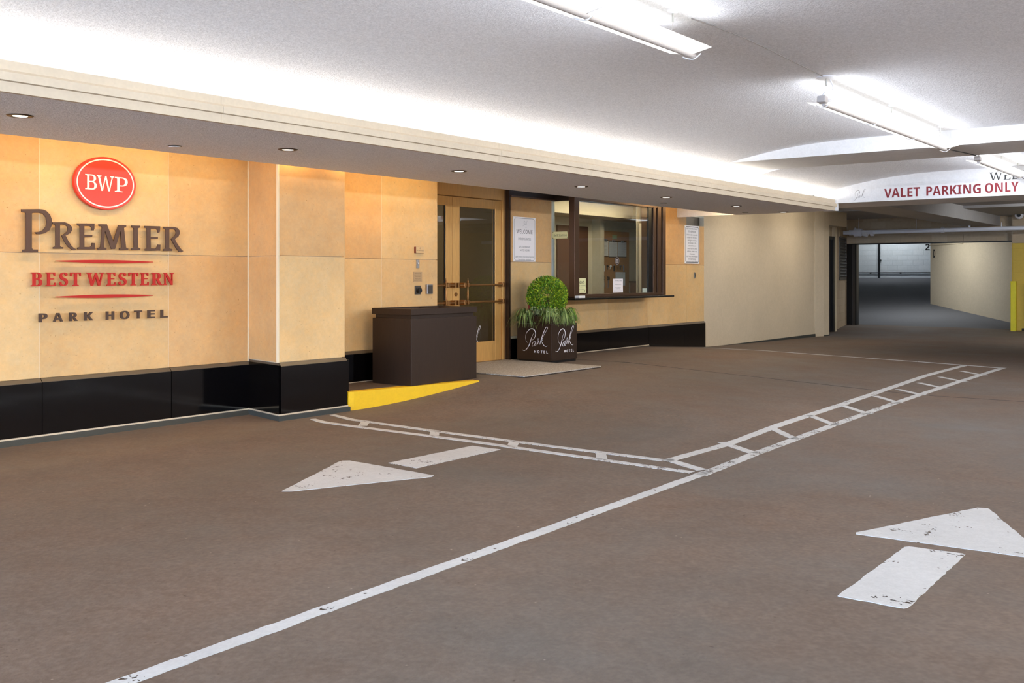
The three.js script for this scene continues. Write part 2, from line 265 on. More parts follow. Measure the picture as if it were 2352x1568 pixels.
{ // long centre line and the two ladder strips
  single('painted_line', strip([[-4, 3.12], [1.8, 3.135], [3.39, 3.172], [4.54, 3.19], [6.33, 3.225]], .078), M.paint, 'long white painted lane line running from the foreground to the ladder corner', 'floor line');
  const l1 = thing('painted_ladder', 'white painted ladder stripe crossing from the yellow kerb to the centre line', 'floor line');
  mesh('rail', strip([[6.29, 7.43, .06], [6.22, 7.2], [6.22, 6.8], [6.27, 5.5], [6.26, 4.3]], .075), M.paint, l1); mesh('rail', strip([[6.26, 4.3], [6.25, 3.3]], .075), M.paintWorn, l1);
  mesh('rail', strip([[6.60, 7.50, .06], [6.50, 7.1], [6.48, 6.0], [6.50, 4.6], [6.53, 3.68]], .075), M.paint, l1);
  for (const [a0, b0, a1, b1] of [[6.28, 6.72, 6.47, 6.88], [6.28, 5.82, 6.47, 5.98], [6.28, 4.95, 6.47, 5.08], [6.28, 4.08, 6.48, 4.22]]) mesh('rung', strip([[a0, b0], [a1, b1]], .085), M.paint, l1);
  const l2 = thing('painted_ladder', 'white painted ladder stripe running along the lanes towards the far garage', 'floor line');
  mesh('rail', strip([[6.2, 3.21], [7.2, 3.26], [9.05, 3.31], [11, 3.35]], .085), M.paintWorn, l2); mesh('rail', strip([[11, 3.35], [13.7, 3.36], [16.25, 3.34]], .085), M.paint, l2);
  mesh('rail', strip([[6.50, 3.66], [7.5, 3.62], [8.5, 3.67], [10.4, 3.72], [12, 3.78], [14, 3.86], [16.15, 3.87]], .085), M.paint, l2);
  for (const [a0, a1] of [[6.37, 6.58], [7.23, 7.52], [8.08, 8.49], [9.06, 9.43], [10.0, 10.36], [11.05, 11.41], [11.95, 12.25], [12.85, 13.15], [13.8, 14.1], [14.85, 15.2]]) mesh('rung', strip([[a0, 3.28], [a1, 3.69]], .085), a0 < 7 ? M.paintWorn : M.paint, l2);
  single('painted_line', strip([[16.2, 8.3], [16.22, 6.5], [16.24, 4.6], [16.2, 3.33]], .07), M.paint, 'thin white painted line crossing at the far end of the ladder stripe', 'floor line');
}
// ------------------------------------------------------------------ hotel wall, left stretch
const stoneMats = [M.stone, M.stoneB, M.stoneC];
function stoneWall(parent, B, As, ys, depth = .03) {
  for (let i = 1; i < As.length; i++) for (let j = 1; j < ys.length; j++) { const g = .0022; mesh('stone_panel', uvM(rbox(As[i - 1] + g, As[i] - g, ys[j - 1] + g, ys[j] - g, B, B + depth, .0025, 1), rnd(0, 9), rnd(0, 9)), stoneMats[(i + 2 * j) % 3], parent); }
  for (let i = 1; i < As.length - 1; i++) mesh('grout_line', box(As[i] - .0028, As[i] + .0028, ys[0], ys[ys.length - 1], B + .0006, B + depth), M.groutPale, parent);
}
function graniteBase(parent, B, As, y0, y1, slab = .032) {
  for (let i = 1; i < As.length; i++) { const g = .003, s = [[B - slab, y0], [B - slab, y1 - .03], [B - .004, y1], [B + .01, y1], [B + .01, y0]]; const t = mesh('granite_tile', uvM(profileA(s.slice(), As[i - 1] + g, As[i] - g), rnd(0, 5), 0), M.granite, parent);
    mesh('sloped_cap', profileA([[B - slab - .001, y1 - .0295], [B - slab - .001, y1 - .033], [B - .002, y1 - .003], [B - .002, y1 + .002]], As[i - 1] + g, As[i] - g), M.capstone, t); }
}
const WL = 8.25, JY = 1.59;
{
  const w = thing('wall_left', 'honey stone panelled hotel wall with black granite base behind the raised lettering', 'wall', null, 'structure');
  mesh('backing', box(-4.6, 8.96, -.1, 3.0, WL + .02, WL + .3), M.grout, w);
  stoneWall(w, WL, [-4.52, -3.3, -2.08, -.86, .36, 1.58, 2.80, 4.02, 5.24, 6.15], [.53, JY, 2.66, 2.95]);
  stoneWall(w, WL, [6.87, 8.01, 8.97], [.53, JY, 2.66, 2.95]);
  mesh('stone_return', box(8.95, 8.972, .15, 2.95, WL + .031, WL + .45), M.stone, w);
  graniteBase(w, WL, [-4.51, -3.29, -2.07, -.85, .37, 1.59, 2.81, 4.03, 5.25, 6.15], .058, .53);
  graniteBase(w, WL, [6.88, 8.01, 8.97], .2, .545);
  mesh('metal_strip', box(-4.5, 6.13, .044, .058, WL - .036, WL), M.strip, w); mesh('metal_strip', box(6.9, 8.97, .19, .2, WL - .034, WL), M.strip, w);
  const bb = thing('baseboard_left', 'dark tar fillet where the black granite base meets the drive', 'baseboard', null, 'structure');
  mesh('fillet', profileA([[WL - .09, -.01], [WL - .035, .045], [WL + .02, .045], [WL + .02, -.01]], -4.5, 6.14), M.tar, bb);
}
{ // pillar
  const P = 7.63, p = thing('pillar', 'projecting stone pillar with black granite base between the lettered wall and the entrance', 'pillar', null, 'structure');
  mesh('backing', prism([[6.17, 8.27], [6.06, P + .02], [6.86, P + .02], [6.86, 8.27]], .02, 2.95), M.grout, p);
  stoneWall(p, P, [6.045, 6.88], [.555, JY, 2.66, 2.95]);
  for (const [y0, y1] of [[.555, JY], [JY, 2.66], [2.66, 2.95]]) { mesh('stone_panel', uvM(prism([[6.145, 8.245], [6.041, P + .012], [6.041, P + .002], [6.06, P + .002], [6.165, 8.245]].reverse(), y0 + .002, y1 - .002), rnd(0, 4), 0), M.stoneC, p); mesh('stone_panel', box(6.862, 6.885, y0 + .002, y1 - .002, P + .002, 8.245), M.stone, p); }
  graniteBase(p, P, [6.035, 6.89], .06, .552);
  mesh('corner_strip', box(6.03, 6.043, .555, 2.95, P - .001, P + .03), M.groutPale, p); mesh('corner_strip', box(6.136, 6.15, .53, 2.95, WL - .012, WL + .002), M.groutPale, p);
  const gt = mesh('granite_tile', prism([[6.13, 8.22], [6.015, P - .03], [6.06, P], [6.16, 8.25]].reverse(), .06, .53), M.granite, p);
  mesh('sloped_cap', prism([[6.135, 8.22], [6.02, P - .025], [6.05, P - .01], [6.15, 8.25]].reverse(), .53, .548), M.capstone, gt);
  mesh('granite_tile', box(6.885, 6.912, .2, .53, P - .03, 8.22), M.granite, p);
  mesh('metal_strip', prism([[6.122, 8.215], [6.008, P - .036], [6.9, P - .036], [6.9, P], [6.05, P], [6.16, 8.25]].reverse(), .046, .06), M.strip, p);
  mesh('tar_fillet', prism([[6.11, 8.215], [5.985, P - .07], [6.9, P - .07], [6.9, P], [6.05, P], [6.15, 8.25]].reverse(), -.02, .046), M.tar, p);
}
{ // kerb and raised walk
  const k = [[6.905, 7.60], [6.96, 7.575], [7.1, 7.555], [7.4, 7.505], [7.8, 7.435], [8.2, 7.36], [8.5, 7.30], [8.62, 7.275]];
  const back = k.map(([a, b]) => [a, b + .11]);
  const g = prism([...k, ...back.slice().reverse()], -.1, WALK + .002);
  single('yellow_kerb', g, M.yellow, 'yellow painted kerb tapering to nothing beside the dark serving stand', 'kerb');
  single('raised_walk', prism([...back, [8.72, 7.37], [8.72, 8.26], [6.9, 8.26]], -.1, WALK + .001), M.walk, 'raised dark walkway slab behind the yellow kerb', 'walkway', null, 'structure');
}
// ------------------------------------------------------------------ hotel wall, right stretch
const WR = 8.65;
{
  const w = thing('wall_right', 'honey stone panelled wall around the service window', 'wall', null, 'structure');
  mesh('backing', box(10.9, 11.96, -.1, 2.53, WR + .02, WR + .12), M.grout, w); mesh('backing', box(11.96, 14.66, -.1, 1.06, WR + .02, WR + .12), M.grout, w); mesh('backing', box(14.66, 16.86, -.1, 2.3, WR + .02, WR + .12), M.grout, w);
  stoneWall(w, WR, [10.9, 11.93], [.53, JY, 2.52]);
  stoneWall(w, WR, [11.93, 13.477, 14.753], [.53, 1.052]);
  stoneWall(w, WR, [14.753, 16.165], [.53, JY, 2.66, 2.95]); stoneWall(w, WR, [16.165, 16.86], [.53, JY, 2.325]);
  graniteBase(w, WR, [10.9, 12.2, 13.477, 14.753], .205, .53); graniteBase(w, WR, [14.753, 16.017, 16.86], .02, .53);
  mesh('metal_strip', box(10.9, 14.75, .19, .205, WR - .036, WR), M.strip, w);
  
  const bb = thing('baseboard_right', 'dark tar fillet at the foot of the service window wall', 'baseboard', null, 'structure');
  mesh('fillet', merge([box(10.9, 14.75, .1, .19, WR - .06, WR), box(14.75, 16.86, -.05, .02, WR - .05, WR)]), M.tar, bb);
  const l = thing('trim_1', 'dark bronze lintel panel over the stone beside the entrance door', 'trim', null, 'structure');
  mesh('panel', box(10.9, 11.97, 2.53, 2.95, WR - .03, WR + .12), M.bronzeDark, l); mesh('lip', box(10.9, 11.97, 2.52, 2.535, WR - .05, WR), M.bronzeFrame, l);
  const nb = single('metal_duct_panel', box(16.17, 16.86, 2.33, 2.5, WR + .1, WR + .2), M.darkSteel, 'dark metal panel in the notch above the liability notice', 'panel');
}
// ------------------------------------------------------------------ entrance doors
{
  const D = 8.72, y0 = .205, d = thing('door_1', 'pair of gold framed glass entrance doors with brass push bars', 'door', null, 'structure');
  mesh('frame', merge([rbox(8.66, 10.87, 2.46, 2.66, D - .02, D + .08, .004), rbox(10.815, 10.868, y0 - .02, 2.47, D - .02, D + .08, .004), rbox(8.66, 8.752, y0 - .02, 2.47, D - .02, D + .08, .004)]), M.gold, d);
  mesh('threshold', box(8.7, 10.868, y0 - .06, y0 - .008, D - .05, D + .1), M.brass, d);
  for (const [a0, a1, side] of [[8.757, 9.779, 1], [9.787, 10.811, -1]]) {
    const leaf = mesh('door_leaf', merge([rbox(a0, a0 + .135, y0, 2.452, D, D + .05), rbox(a1 - .135, a1, y0, 2.452, D, D + .05), rbox(a0 + .134, a1 - .134, 2.326, 2.452, D, D + .05), rbox(a0 + .134, a1 - .134, y0, .482, D, D + .05)]), M.gold, d);
    mesh('glass_pane', box(a0 + .13, a1 - .13, .478, 2.33, D + .022, D + .028), M.glass, leaf);
    mesh('glazing_bead', merge([box(a0 + .135, a0 + .15, .482, 2.326, D + .008, D + .022), box(a1 - .15, a1 - .135, .482, 2.326, D + .008, D + .022)]), M.black, leaf);
    const m = side > 0 ? a1 : a0, o = side > 0 ? a0 : a1, s = -side, hand = [], fit = [];
    for (const y of [1.268, 1.036]) {
      hand.push(cyl(V(m + s * .05, y, D - .07), V(o - s * .03, y, D - .07), .014));
      for (const e of [.03, .16]) fit.push(rbox(m + s * e - .02, m + s * e + .02, y - .032, y + .032, D - .086, D + .002, .005));
      fit.push(rbox(o - s * .045 - .02, o - s * .045 + .02, y - .032, y + .032, D - .086, D + .002, .005)); fit.push(rbox(m + s * .215 - .022, m + s * .215 + .022, y - .026, y + .026, D - .098, D - .046, .005));
    }
    const x = m + s * .215;
    hand.push(lathe([[.001, -.02], [.014, 0], [.009, .02], [.011, .05], [.016, .12], [.011, .19], [.009, .22], [.014, .245], [.014, .26], [.009, .275], [.014, .29], [.016, .30], [.006, .325], [.005, .34], [.001, .355]], V(x, 1.012, D - .075)));
    mesh('push_bar', merge(hand), M.brass, leaf); mesh('bar_bracket', merge(fit), M.brass, leaf);
  }
  mesh('lock', merge([cyl(V(9.84, 1.145, D + .002), V(9.84, 1.145, D - .014), .026, 20)]), M.brass, d);
  const decal = scriptGeo(.36, .3); decal.translate(10.02, .4, -(D + .018)); mesh('etched_mark', decal, M.logoWhite, d).userData.label = 'pale handwritten mark on the glass';
  const t = thing('trim_2', 'dark bronze jamb between the gold door frame and the stone', 'trim', null, 'structure');
  mesh('jamb', box(10.872, 10.9, .17, 2.95, WR - .03, D + .08), M.bronzeDark, t);
  mesh('jamb_edge', box(10.862, 10.872, .17, 2.62, WR + .03, D), M.bronzeFrame, t);
  // lobby behind the doors
  const L = thing('wall_lobby', 'dim brown lobby room seen through the entrance doors', 'wall', null, 'structure');
  mesh('lobby_wall', merge([box(8.4, 8.66, 0, 2.95, D + .1, 12.2), box(11.18, 11.4, 0, 2.95, D + .1, 12.2), box(8.4, 11.4, 0, 2.95, 12.2, 12.4)]), M.lobby, L);
  mesh('lobby_wall', box(8.6, 10.9, 2.66, 2.95, D - .02, D + .12), M.bronzeDark, L);
  mesh('lobby_floor', box(8.66, 11.18, .1, .16, D + .09, 12.2), M.woodDark, L); mesh('lobby_ceiling', box(8.4, 11.4, 2.9, 2.98, D + .1, 12.4), M.concrete, L);
  const ll = thing('lobby_lamp', 'ceiling lamp inside the lobby behind the entrance doors', 'lamp'); mesh('housing', box(9.6, 10.6, 2.86, 2.895, 10.9, 11.2), M.whiteMetal, ll); mesh('glowing_panel', box(9.62, 10.58, 2.852, 2.861, 10.92, 11.18), M.boothGlow, ll); { const r = area(new THREE.Color().setRGB(1, .9, .72), 30, .95, .25, V(10.1, 2.846, 11.05), V(10.1, 0, 11.05)); r.name = 'lobby_light'; ll.add(r); }
  const h = thing('handrail', 'horizontal dark rail inside the lobby behind the glass', 'rail'); mesh('rail', box(8.68, 11.15, 1.06, 1.12, 10.4, 10.46), M.darkSteel, h); for (const A of [9.3, 10.9]) mesh('post', cyl(V(A, .16, 10.43), V(A, 1.06, 10.43), .02), M.darkSteel, h);
}
single('door_mat', (() => { const g = new RoundedBoxGeometry(1.67, .016, 1.62, 2, .006); g.translate(10.03, WALK + .009, -7.88); return uvM(g); })(), M.mat, 'pale flecked carpet mat in front of the entrance doors', 'mat');
// ------------------------------------------------------------------ service window bay and booth
{
  const b = thing('window_1', 'bronze framed bay service window with sliding glass beside the entrance', 'window', null, 'structure'), f = 8.25, a0 = 11.96, a1 = 14.65;
  mesh('corner_post', rbox(a0, a0 + .125, 1.07, 2.6, f, f + .1), M.bronzeFrame, b);
  mesh('frame_rail', merge([rbox(a0 + .12, a1, 1.07, 1.115, f + .005, f + .09), rbox(a0 + .12, a1, 2.525, 2.6, f + .005, f + .09)]), M.bronzeFrame, b);
  mesh('jamb', merge([rbox(14.27, 14.36, 1.1, 2.54, f, f + .09), rbox(14.4, 14.52, 1.1, 2.54, f - .005, f + .09), rbox(14.55, 14.65, 1.07, 2.6, f - .02, f + .4)]), M.bronzeFrame, b);
  mesh('dark_reveal', merge([box(14.145, 14.27, 1.1, 2.54, f + .02, f + .06), box(14.36, 14.4, 1.1, 2.54, f + .03, f + .08), box(14.52, 14.55, 1.1, 2.54, f + .03, f + .08)]), M.black, b);
  mesh('bay_roof', box(a0, a1, 2.6, 2.64, f, WR + .4), M.bronzeDark, b);
  mesh('glass_pane', box(a0 + .12, 14.15, 1.112, 2.528, f + .03, f + .036), M.glass, b);
  mesh('side_rail', merge([rbox(a0, a0 + .09, 1.07, 1.11, f + .1, WR + .08), rbox(a0, a0 + .09, 2.515, 2.6, f + .1, WR + .08)]), M.bronzeDark, b);
  mesh('side_pane', box(a0 + .03, a0 + .036, 1.1, 2.52, f + .1, WR + .03), M.glass, b);
  mesh('side_jamb', rbox(a0 - .005, a0 + .08, 1.08, 2.52, WR + .02, WR + .07), M.alu, b); mesh('side_seal', rbox(a0 - .02, a0 + .06, 1.08, 2.52, WR + .065, WR + .12), M.black, b);
  mesh('bay_floor', box(a0, a1, 1.03, 1.07, f + .01, WR + .5), M.bronzeDark, b);
  single('counter_shelf', merge([rbox(a0 + .1, 14.67, 1.036, 1.066, 8.08, WR, .004), rbox(11.74, a0 + .1, 1.036, 1.066, 8.08, WR, .004)]), M.blackStone, 'thin polished black counter shelf under the service window', 'counter');
  // room behind
  const r = thing('wall_booth', 'beige inner walls and ceiling of the attendant booth behind the service window', 'wall', null, 'structure');
  for (const g of [box(11.4, 16.6, .1, 2.62, 9.625, 9.72), box(16.5, 16.6, .1, 2.62, 8.8, 9.75), box(11.4, 11.9, 0.1, 2.62, 8.79, 9.75), box(14.66, 16.5, 1.06, 2.62, 8.79, 8.82)]) mesh('booth_wall', g, M.beige, r);
  mesh('booth_wall', box(14.5, 14.62, 1.0, 2.6, 9.45, 9.625), M.beige, r);
mesh('booth_ceiling', box(11.9, 16.6, 2.6, 2.64, 8.66, 9.85), M.beam, r); for (const g of [box(11.9, 16.5, 2.39, 2.6, 9.0, 9.62), box(14.85, 16.5, 2.39, 2.6, 8.82, 9.0)]) mesh('booth_bulkhead', g, M.beige, r); mesh('booth_floor', box(11.9, 16.6, .1, .2, 8.8, 9.85), M.woodDark, r);
  mesh('booth_desk', box(12.0, 16.45, .98, 1.03, 8.77, 9.2), M.woodDark, r);
  const cd = thing('booth_door', 'dark brown door inside the attendant booth', 'door'); mesh('leaf', rbox(13.4, 14.3, .2, 2.25, 9.575, 9.62), M.woodDark, cd); mesh('knob', lathe([[.001, 0], [.02, .005], [.025, .025], [.001, .045]], V(14.2, 1.15, 9.57)), M.steel, cd);
  const lamp = thing('booth_ceiling_lamp', 'small warm ceiling lamp inside the attendant booth', 'lamp');
  mesh('housing', box(12.3, 14.5, 2.585, 2.6, 8.5, 8.72), M.whiteMetal, lamp); mesh('glowing_panel', box(12.32, 14.48, 2.578, 2.586, 8.52, 8.7), M.boothGlow, lamp);
  const l = area(new THREE.Color().setRGB(1, .9, .74), I_BOOTH, 2.1, .16, V(13.4, 2.572, 8.6), V(13.4, 1.8, 9.1)); l.name = 'booth_light'; lamp.add(l);
  // things in the booth
  const peg = thing('pegboard', 'brown perforated pegboard on the booth wall', 'board'); mesh('panel', box(14.76, 15.7, 1.04, 2.2, 9.6, 9.624), M.pegboard, peg);
  const holes = []; for (let i = 0; i < 13; i++) for (let j = 0; j < 16; j++) { const c = new THREE.CircleGeometry(.0055, 8); c.translate(14.8 + i * .07, 1.1 + j * .07, -9.5995); holes.push(c); } mesh('peg_holes', merge(holes), M.black, peg);
  const P = 9.6;
  const paperMat = (lines, tint) => canvasMat(128, 160, (x, w, h) => { x.fillStyle = tint; x.fillRect(0, 0, w, h); x.strokeStyle = '#8a8680'; for (let i = 0; i < lines; i++) { x.lineWidth = 1; x.beginPath(); const y = 20 + i * (h - 30) / lines; x.moveTo(10, y); x.lineTo(w - 10 - (i * 37 % 30), y); x.stroke(); } });
  const pm = [paperMat(9, '#e6ddd0'), paperMat(16, '#ddd9d6'), paperMat(20, '#d6d7de')];
  for (const [x0, x1, y0, y1, m, label] of [[14.775, 14.98, 1.75, 2.02, 0, 'narrow clipboard with ruled sheet on the pegboard'], [15.0, 15.29, 1.74, 2.01, 1, 'clipboard with cream sheet in the middle of the pegboard'], [15.305, 15.60, 1.745, 2.01, 2, 'clipboard with bluish handwritten sheet at the pegboard edge']]) {
    const c = thing('clipboard', label, 'clipboard', 'clipboards on the pegboard'); mesh('board', rbox(x0, x1, y0 - .015, y1 + .02, P - .008, P, .002), M.clip, c); const pl = new THREE.PlaneGeometry(x1 - x0 - .01, y1 - y0); pl.translate((x0 + x1) / 2, (y0 + y1) / 2, -(P - .0095)); mesh('sheet', pl, pm[m], c); mesh('clip', rbox((x0 + x1) / 2 - .05, (x0 + x1) / 2 + .05, y1 - .01, y1 + .03, P - .022, P - .006, .004), M.steel, c);
  }
  const s1 = single('paper_sheet', box(15.23, 15.56, 1.21, 1.46, P - .003, P), pm[1], 'loose white sheet pinned low on the pegboard', 'paper');
  const s2 = single('sticker', box(15.12, 15.28, 2.06, 2.13, P - .002, P), M.sage, 'small green and white sticker near the top of the pegboard', 'sticker');
  for (const [i, x] of [14.82, 14.93, 15.04, 15.15, 15.26, 15.37, 15.48].entries()) {
    const k = thing('hanging_key', ['key with long white tag on the pegboard hook', 'black car key on the pegboard hook', 'key with tilted paper tag on the pegboard hook', 'small black key fob on the pegboard hook', 'brass key ring on the pegboard hook', 'thin dark key on the pegboard hook', 'shiny silver key on the pegboard hook'][i], 'key', 'keys hung in a row on the pegboard');
    mesh('hook', cyl(V(x, 1.585, P), V(x, 1.58, P - .03), .004, 6), M.steel, k);
    const blade = rbox(-.007, .007, -.075, -.02, -.003, .003, .001), bow = i % 3 === 0 ? rbox(-.02, .02, -.105, .0, -.004, .004, .002) : lathe([[.001, -.03], [.02, -.022], [.022, -.008], [.012, .004], [.001, .006]], new THREE.Vector3(), 10);
    const gg = [blade, bow].map(g => { g = plain(g); g.rotateZ(i === 2 ? -.45 : 0); g.translate(x, 1.575, -(P - .022)); return g; }); mesh('key_body', gg, [M.paper, M.black, M.paper, M.black, M.brass, M.darkSteel, M.steel][i], k);
  }
  for (const [i, x] of [14.82, 14.97].entries()) { const k = thing('scissors', i ? 'dark handled scissors hanging next to another pair on the pegboard' : 'grey handled scissors hanging open on the pegboard', 'scissors', 'scissors on the pegboard'); for (const s of [-1, 1]) { const t = new THREE.TorusGeometry(.022, .006, 6, 14); t.scale(.8, 1.3, 1); t.translate(x + s * .024, 1.345, -(P - .012)); mesh('handle', t, i ? M.black : M.darkSteel, k); const bl = rbox(-.006, .006, -.14, 0, -.002, .002, .001); bl.rotateZ(s * (i ? .06 : .2)); bl.translate(x + s * .006, 1.31, -(P - .012)); mesh('blade', bl, M.steel, k); } }
  const bx = thing('wooden_box', 'dark brown wooden box on the booth desk by the window edge', 'box'); mesh('case', rbox(14.98, 15.27, 1.031, 1.27, 8.9, 9.14, .006), M.woodDark, bx); mesh('lid', rbox(14.965, 15.285, 1.27, 1.295, 8.885, 9.155, .005), M.bronzeDark, bx);
  // notices on the glass
  const G = f + .0295;
  const ns = canvasMat(160, 220, (x, w, h) => { x.fillStyle = '#e3dfa6'; x.fillRect(0, 0, w, h); x.strokeStyle = '#333'; x.lineWidth = 6; for (const cx of [54, 106]) { x.beginPath(); x.arc(cx, 62, 20, 0, 7); x.stroke(); x.beginPath(); x.moveTo(cx - 14, 76); x.lineTo(cx + 14, 48); x.stroke(); } print(x, 'NO SMOKING', w / 2, 112, 24, 'bold sans-serif', '#222', 146); print(x, 'Thank you', w / 2, 140, 13, 'sans-serif', '#444'); print(x, 'for not smoking here', w / 2, 166, 12, 'sans-serif', '#555'); x.fillStyle = '#333'; x.fillRect(126, 182, 12, 16); });
  const n1 = thing('window_notice', 'pale yellow no smoking notice stuck to the service window glass', 'notice'); plate(12.085, 12.3, 1.135, 1.355, G, .002, ns, M.paper, 'sheet', n1);
  const wm = canvasMat(200, 280, (x, w, h) => { x.fillStyle = '#efe6e2'; x.fillRect(0, 0, w, h); scriptDraw(x, 40, 22, 26, 30, '#777'); print(x, 'WELCOME', 122, 40, 26, 'sans-serif', '#444', 104); print(x, 'PARKING RATES', w / 2, 120, 19, 'sans-serif', '#555', 126); print(x, '$25 OVERNIGHT', w / 2, 178, 17, 'sans-serif', '#555', 110); print(x, '$4 PER HOUR', w / 2, 206, 17, 'sans-serif', '#555', 92); print(x, 'Claim check must be presented', w / 2, 250, 13, 'sans-serif', '#777', 176); });
  const n2 = thing('window_notice', 'small white parking rates notice stuck low on the service window glass', 'notice'); plate(13.06, 13.355, 1.13, 1.345, G, .002, wm, M.paper, 'sheet', n2);
  const ov = canvasMat(160, 200, (x, w, h) => { x.fillStyle = '#2a1a15'; x.fillRect(0, 0, w, h); x.strokeStyle = '#cfc4b8'; x.lineWidth = 7; x.beginPath(); x.ellipse(80, 100, 70, 90, 0, 0, 7); x.stroke(); for (const y of [66, 92, 118, 140]) { x.fillStyle = '#d8cec4'; x.fillRect(46, y, 68, y === 92 || y === 118 ? 8 : 14); } });
  { const t = thing('oval_sticker', 'dark brown oval sticker with pale lines on the service window glass', 'sticker'); const g = new THREE.CircleGeometry(1, 28); g.scale(.065, .061, 1); g.translate(13.185, 1.627, -(G - .0015)); mesh('face', g, ov, t); const e = new THREE.CylinderGeometry(1, 1, 1, 28); e.rotateX(Math.PI / 2); e.scale(.066, .062, .0012); e.translate(13.185, 1.627, -(G - .0007)); mesh('backing', e, M.black, t); }
  single('paper_card', rbox(14.0, 14.14, 1.117, 1.185, f + .05, f + .056, .002), M.paper, 'small white card leaning inside the service window corner', 'card');
  single('paper_pad', rbox(11.86, 12.02, 1.066, 1.1, 8.1, 8.18, .003), M.paper, 'small white box on the black counter shelf beside the shrub', 'box');
  const bs = canvasMat(256, 96, (x, w, h) => { x.fillStyle = '#d8cf95'; x.fillRect(0, 0, w, h); print(x, 'Bell Station', w / 2, h / 2 + 2, 42, 'sans-serif', '#3b3626', 222); x.fillStyle = '#222'; for (const [a, b] of [[8, 8], [248, 8], [8, 88], [248, 88]]) { x.beginPath(); x.arc(a, b, 5, 0, 7); x.fill(); } });
  const pq = thing('name_plaque', 'pale brass plaque on the side pane of the service window', 'plaque'); mesh('plate', box(a0 + .022, a0 + .0295, 1.95, 2.055, 8.385, 8.67), M.brass, pq); { const g = new THREE.PlaneGeometry(.283, .103); faceA(g, a0 + .0212, 2.0025, 8.5275); mesh('printed_face', g, bs, pq); }
}
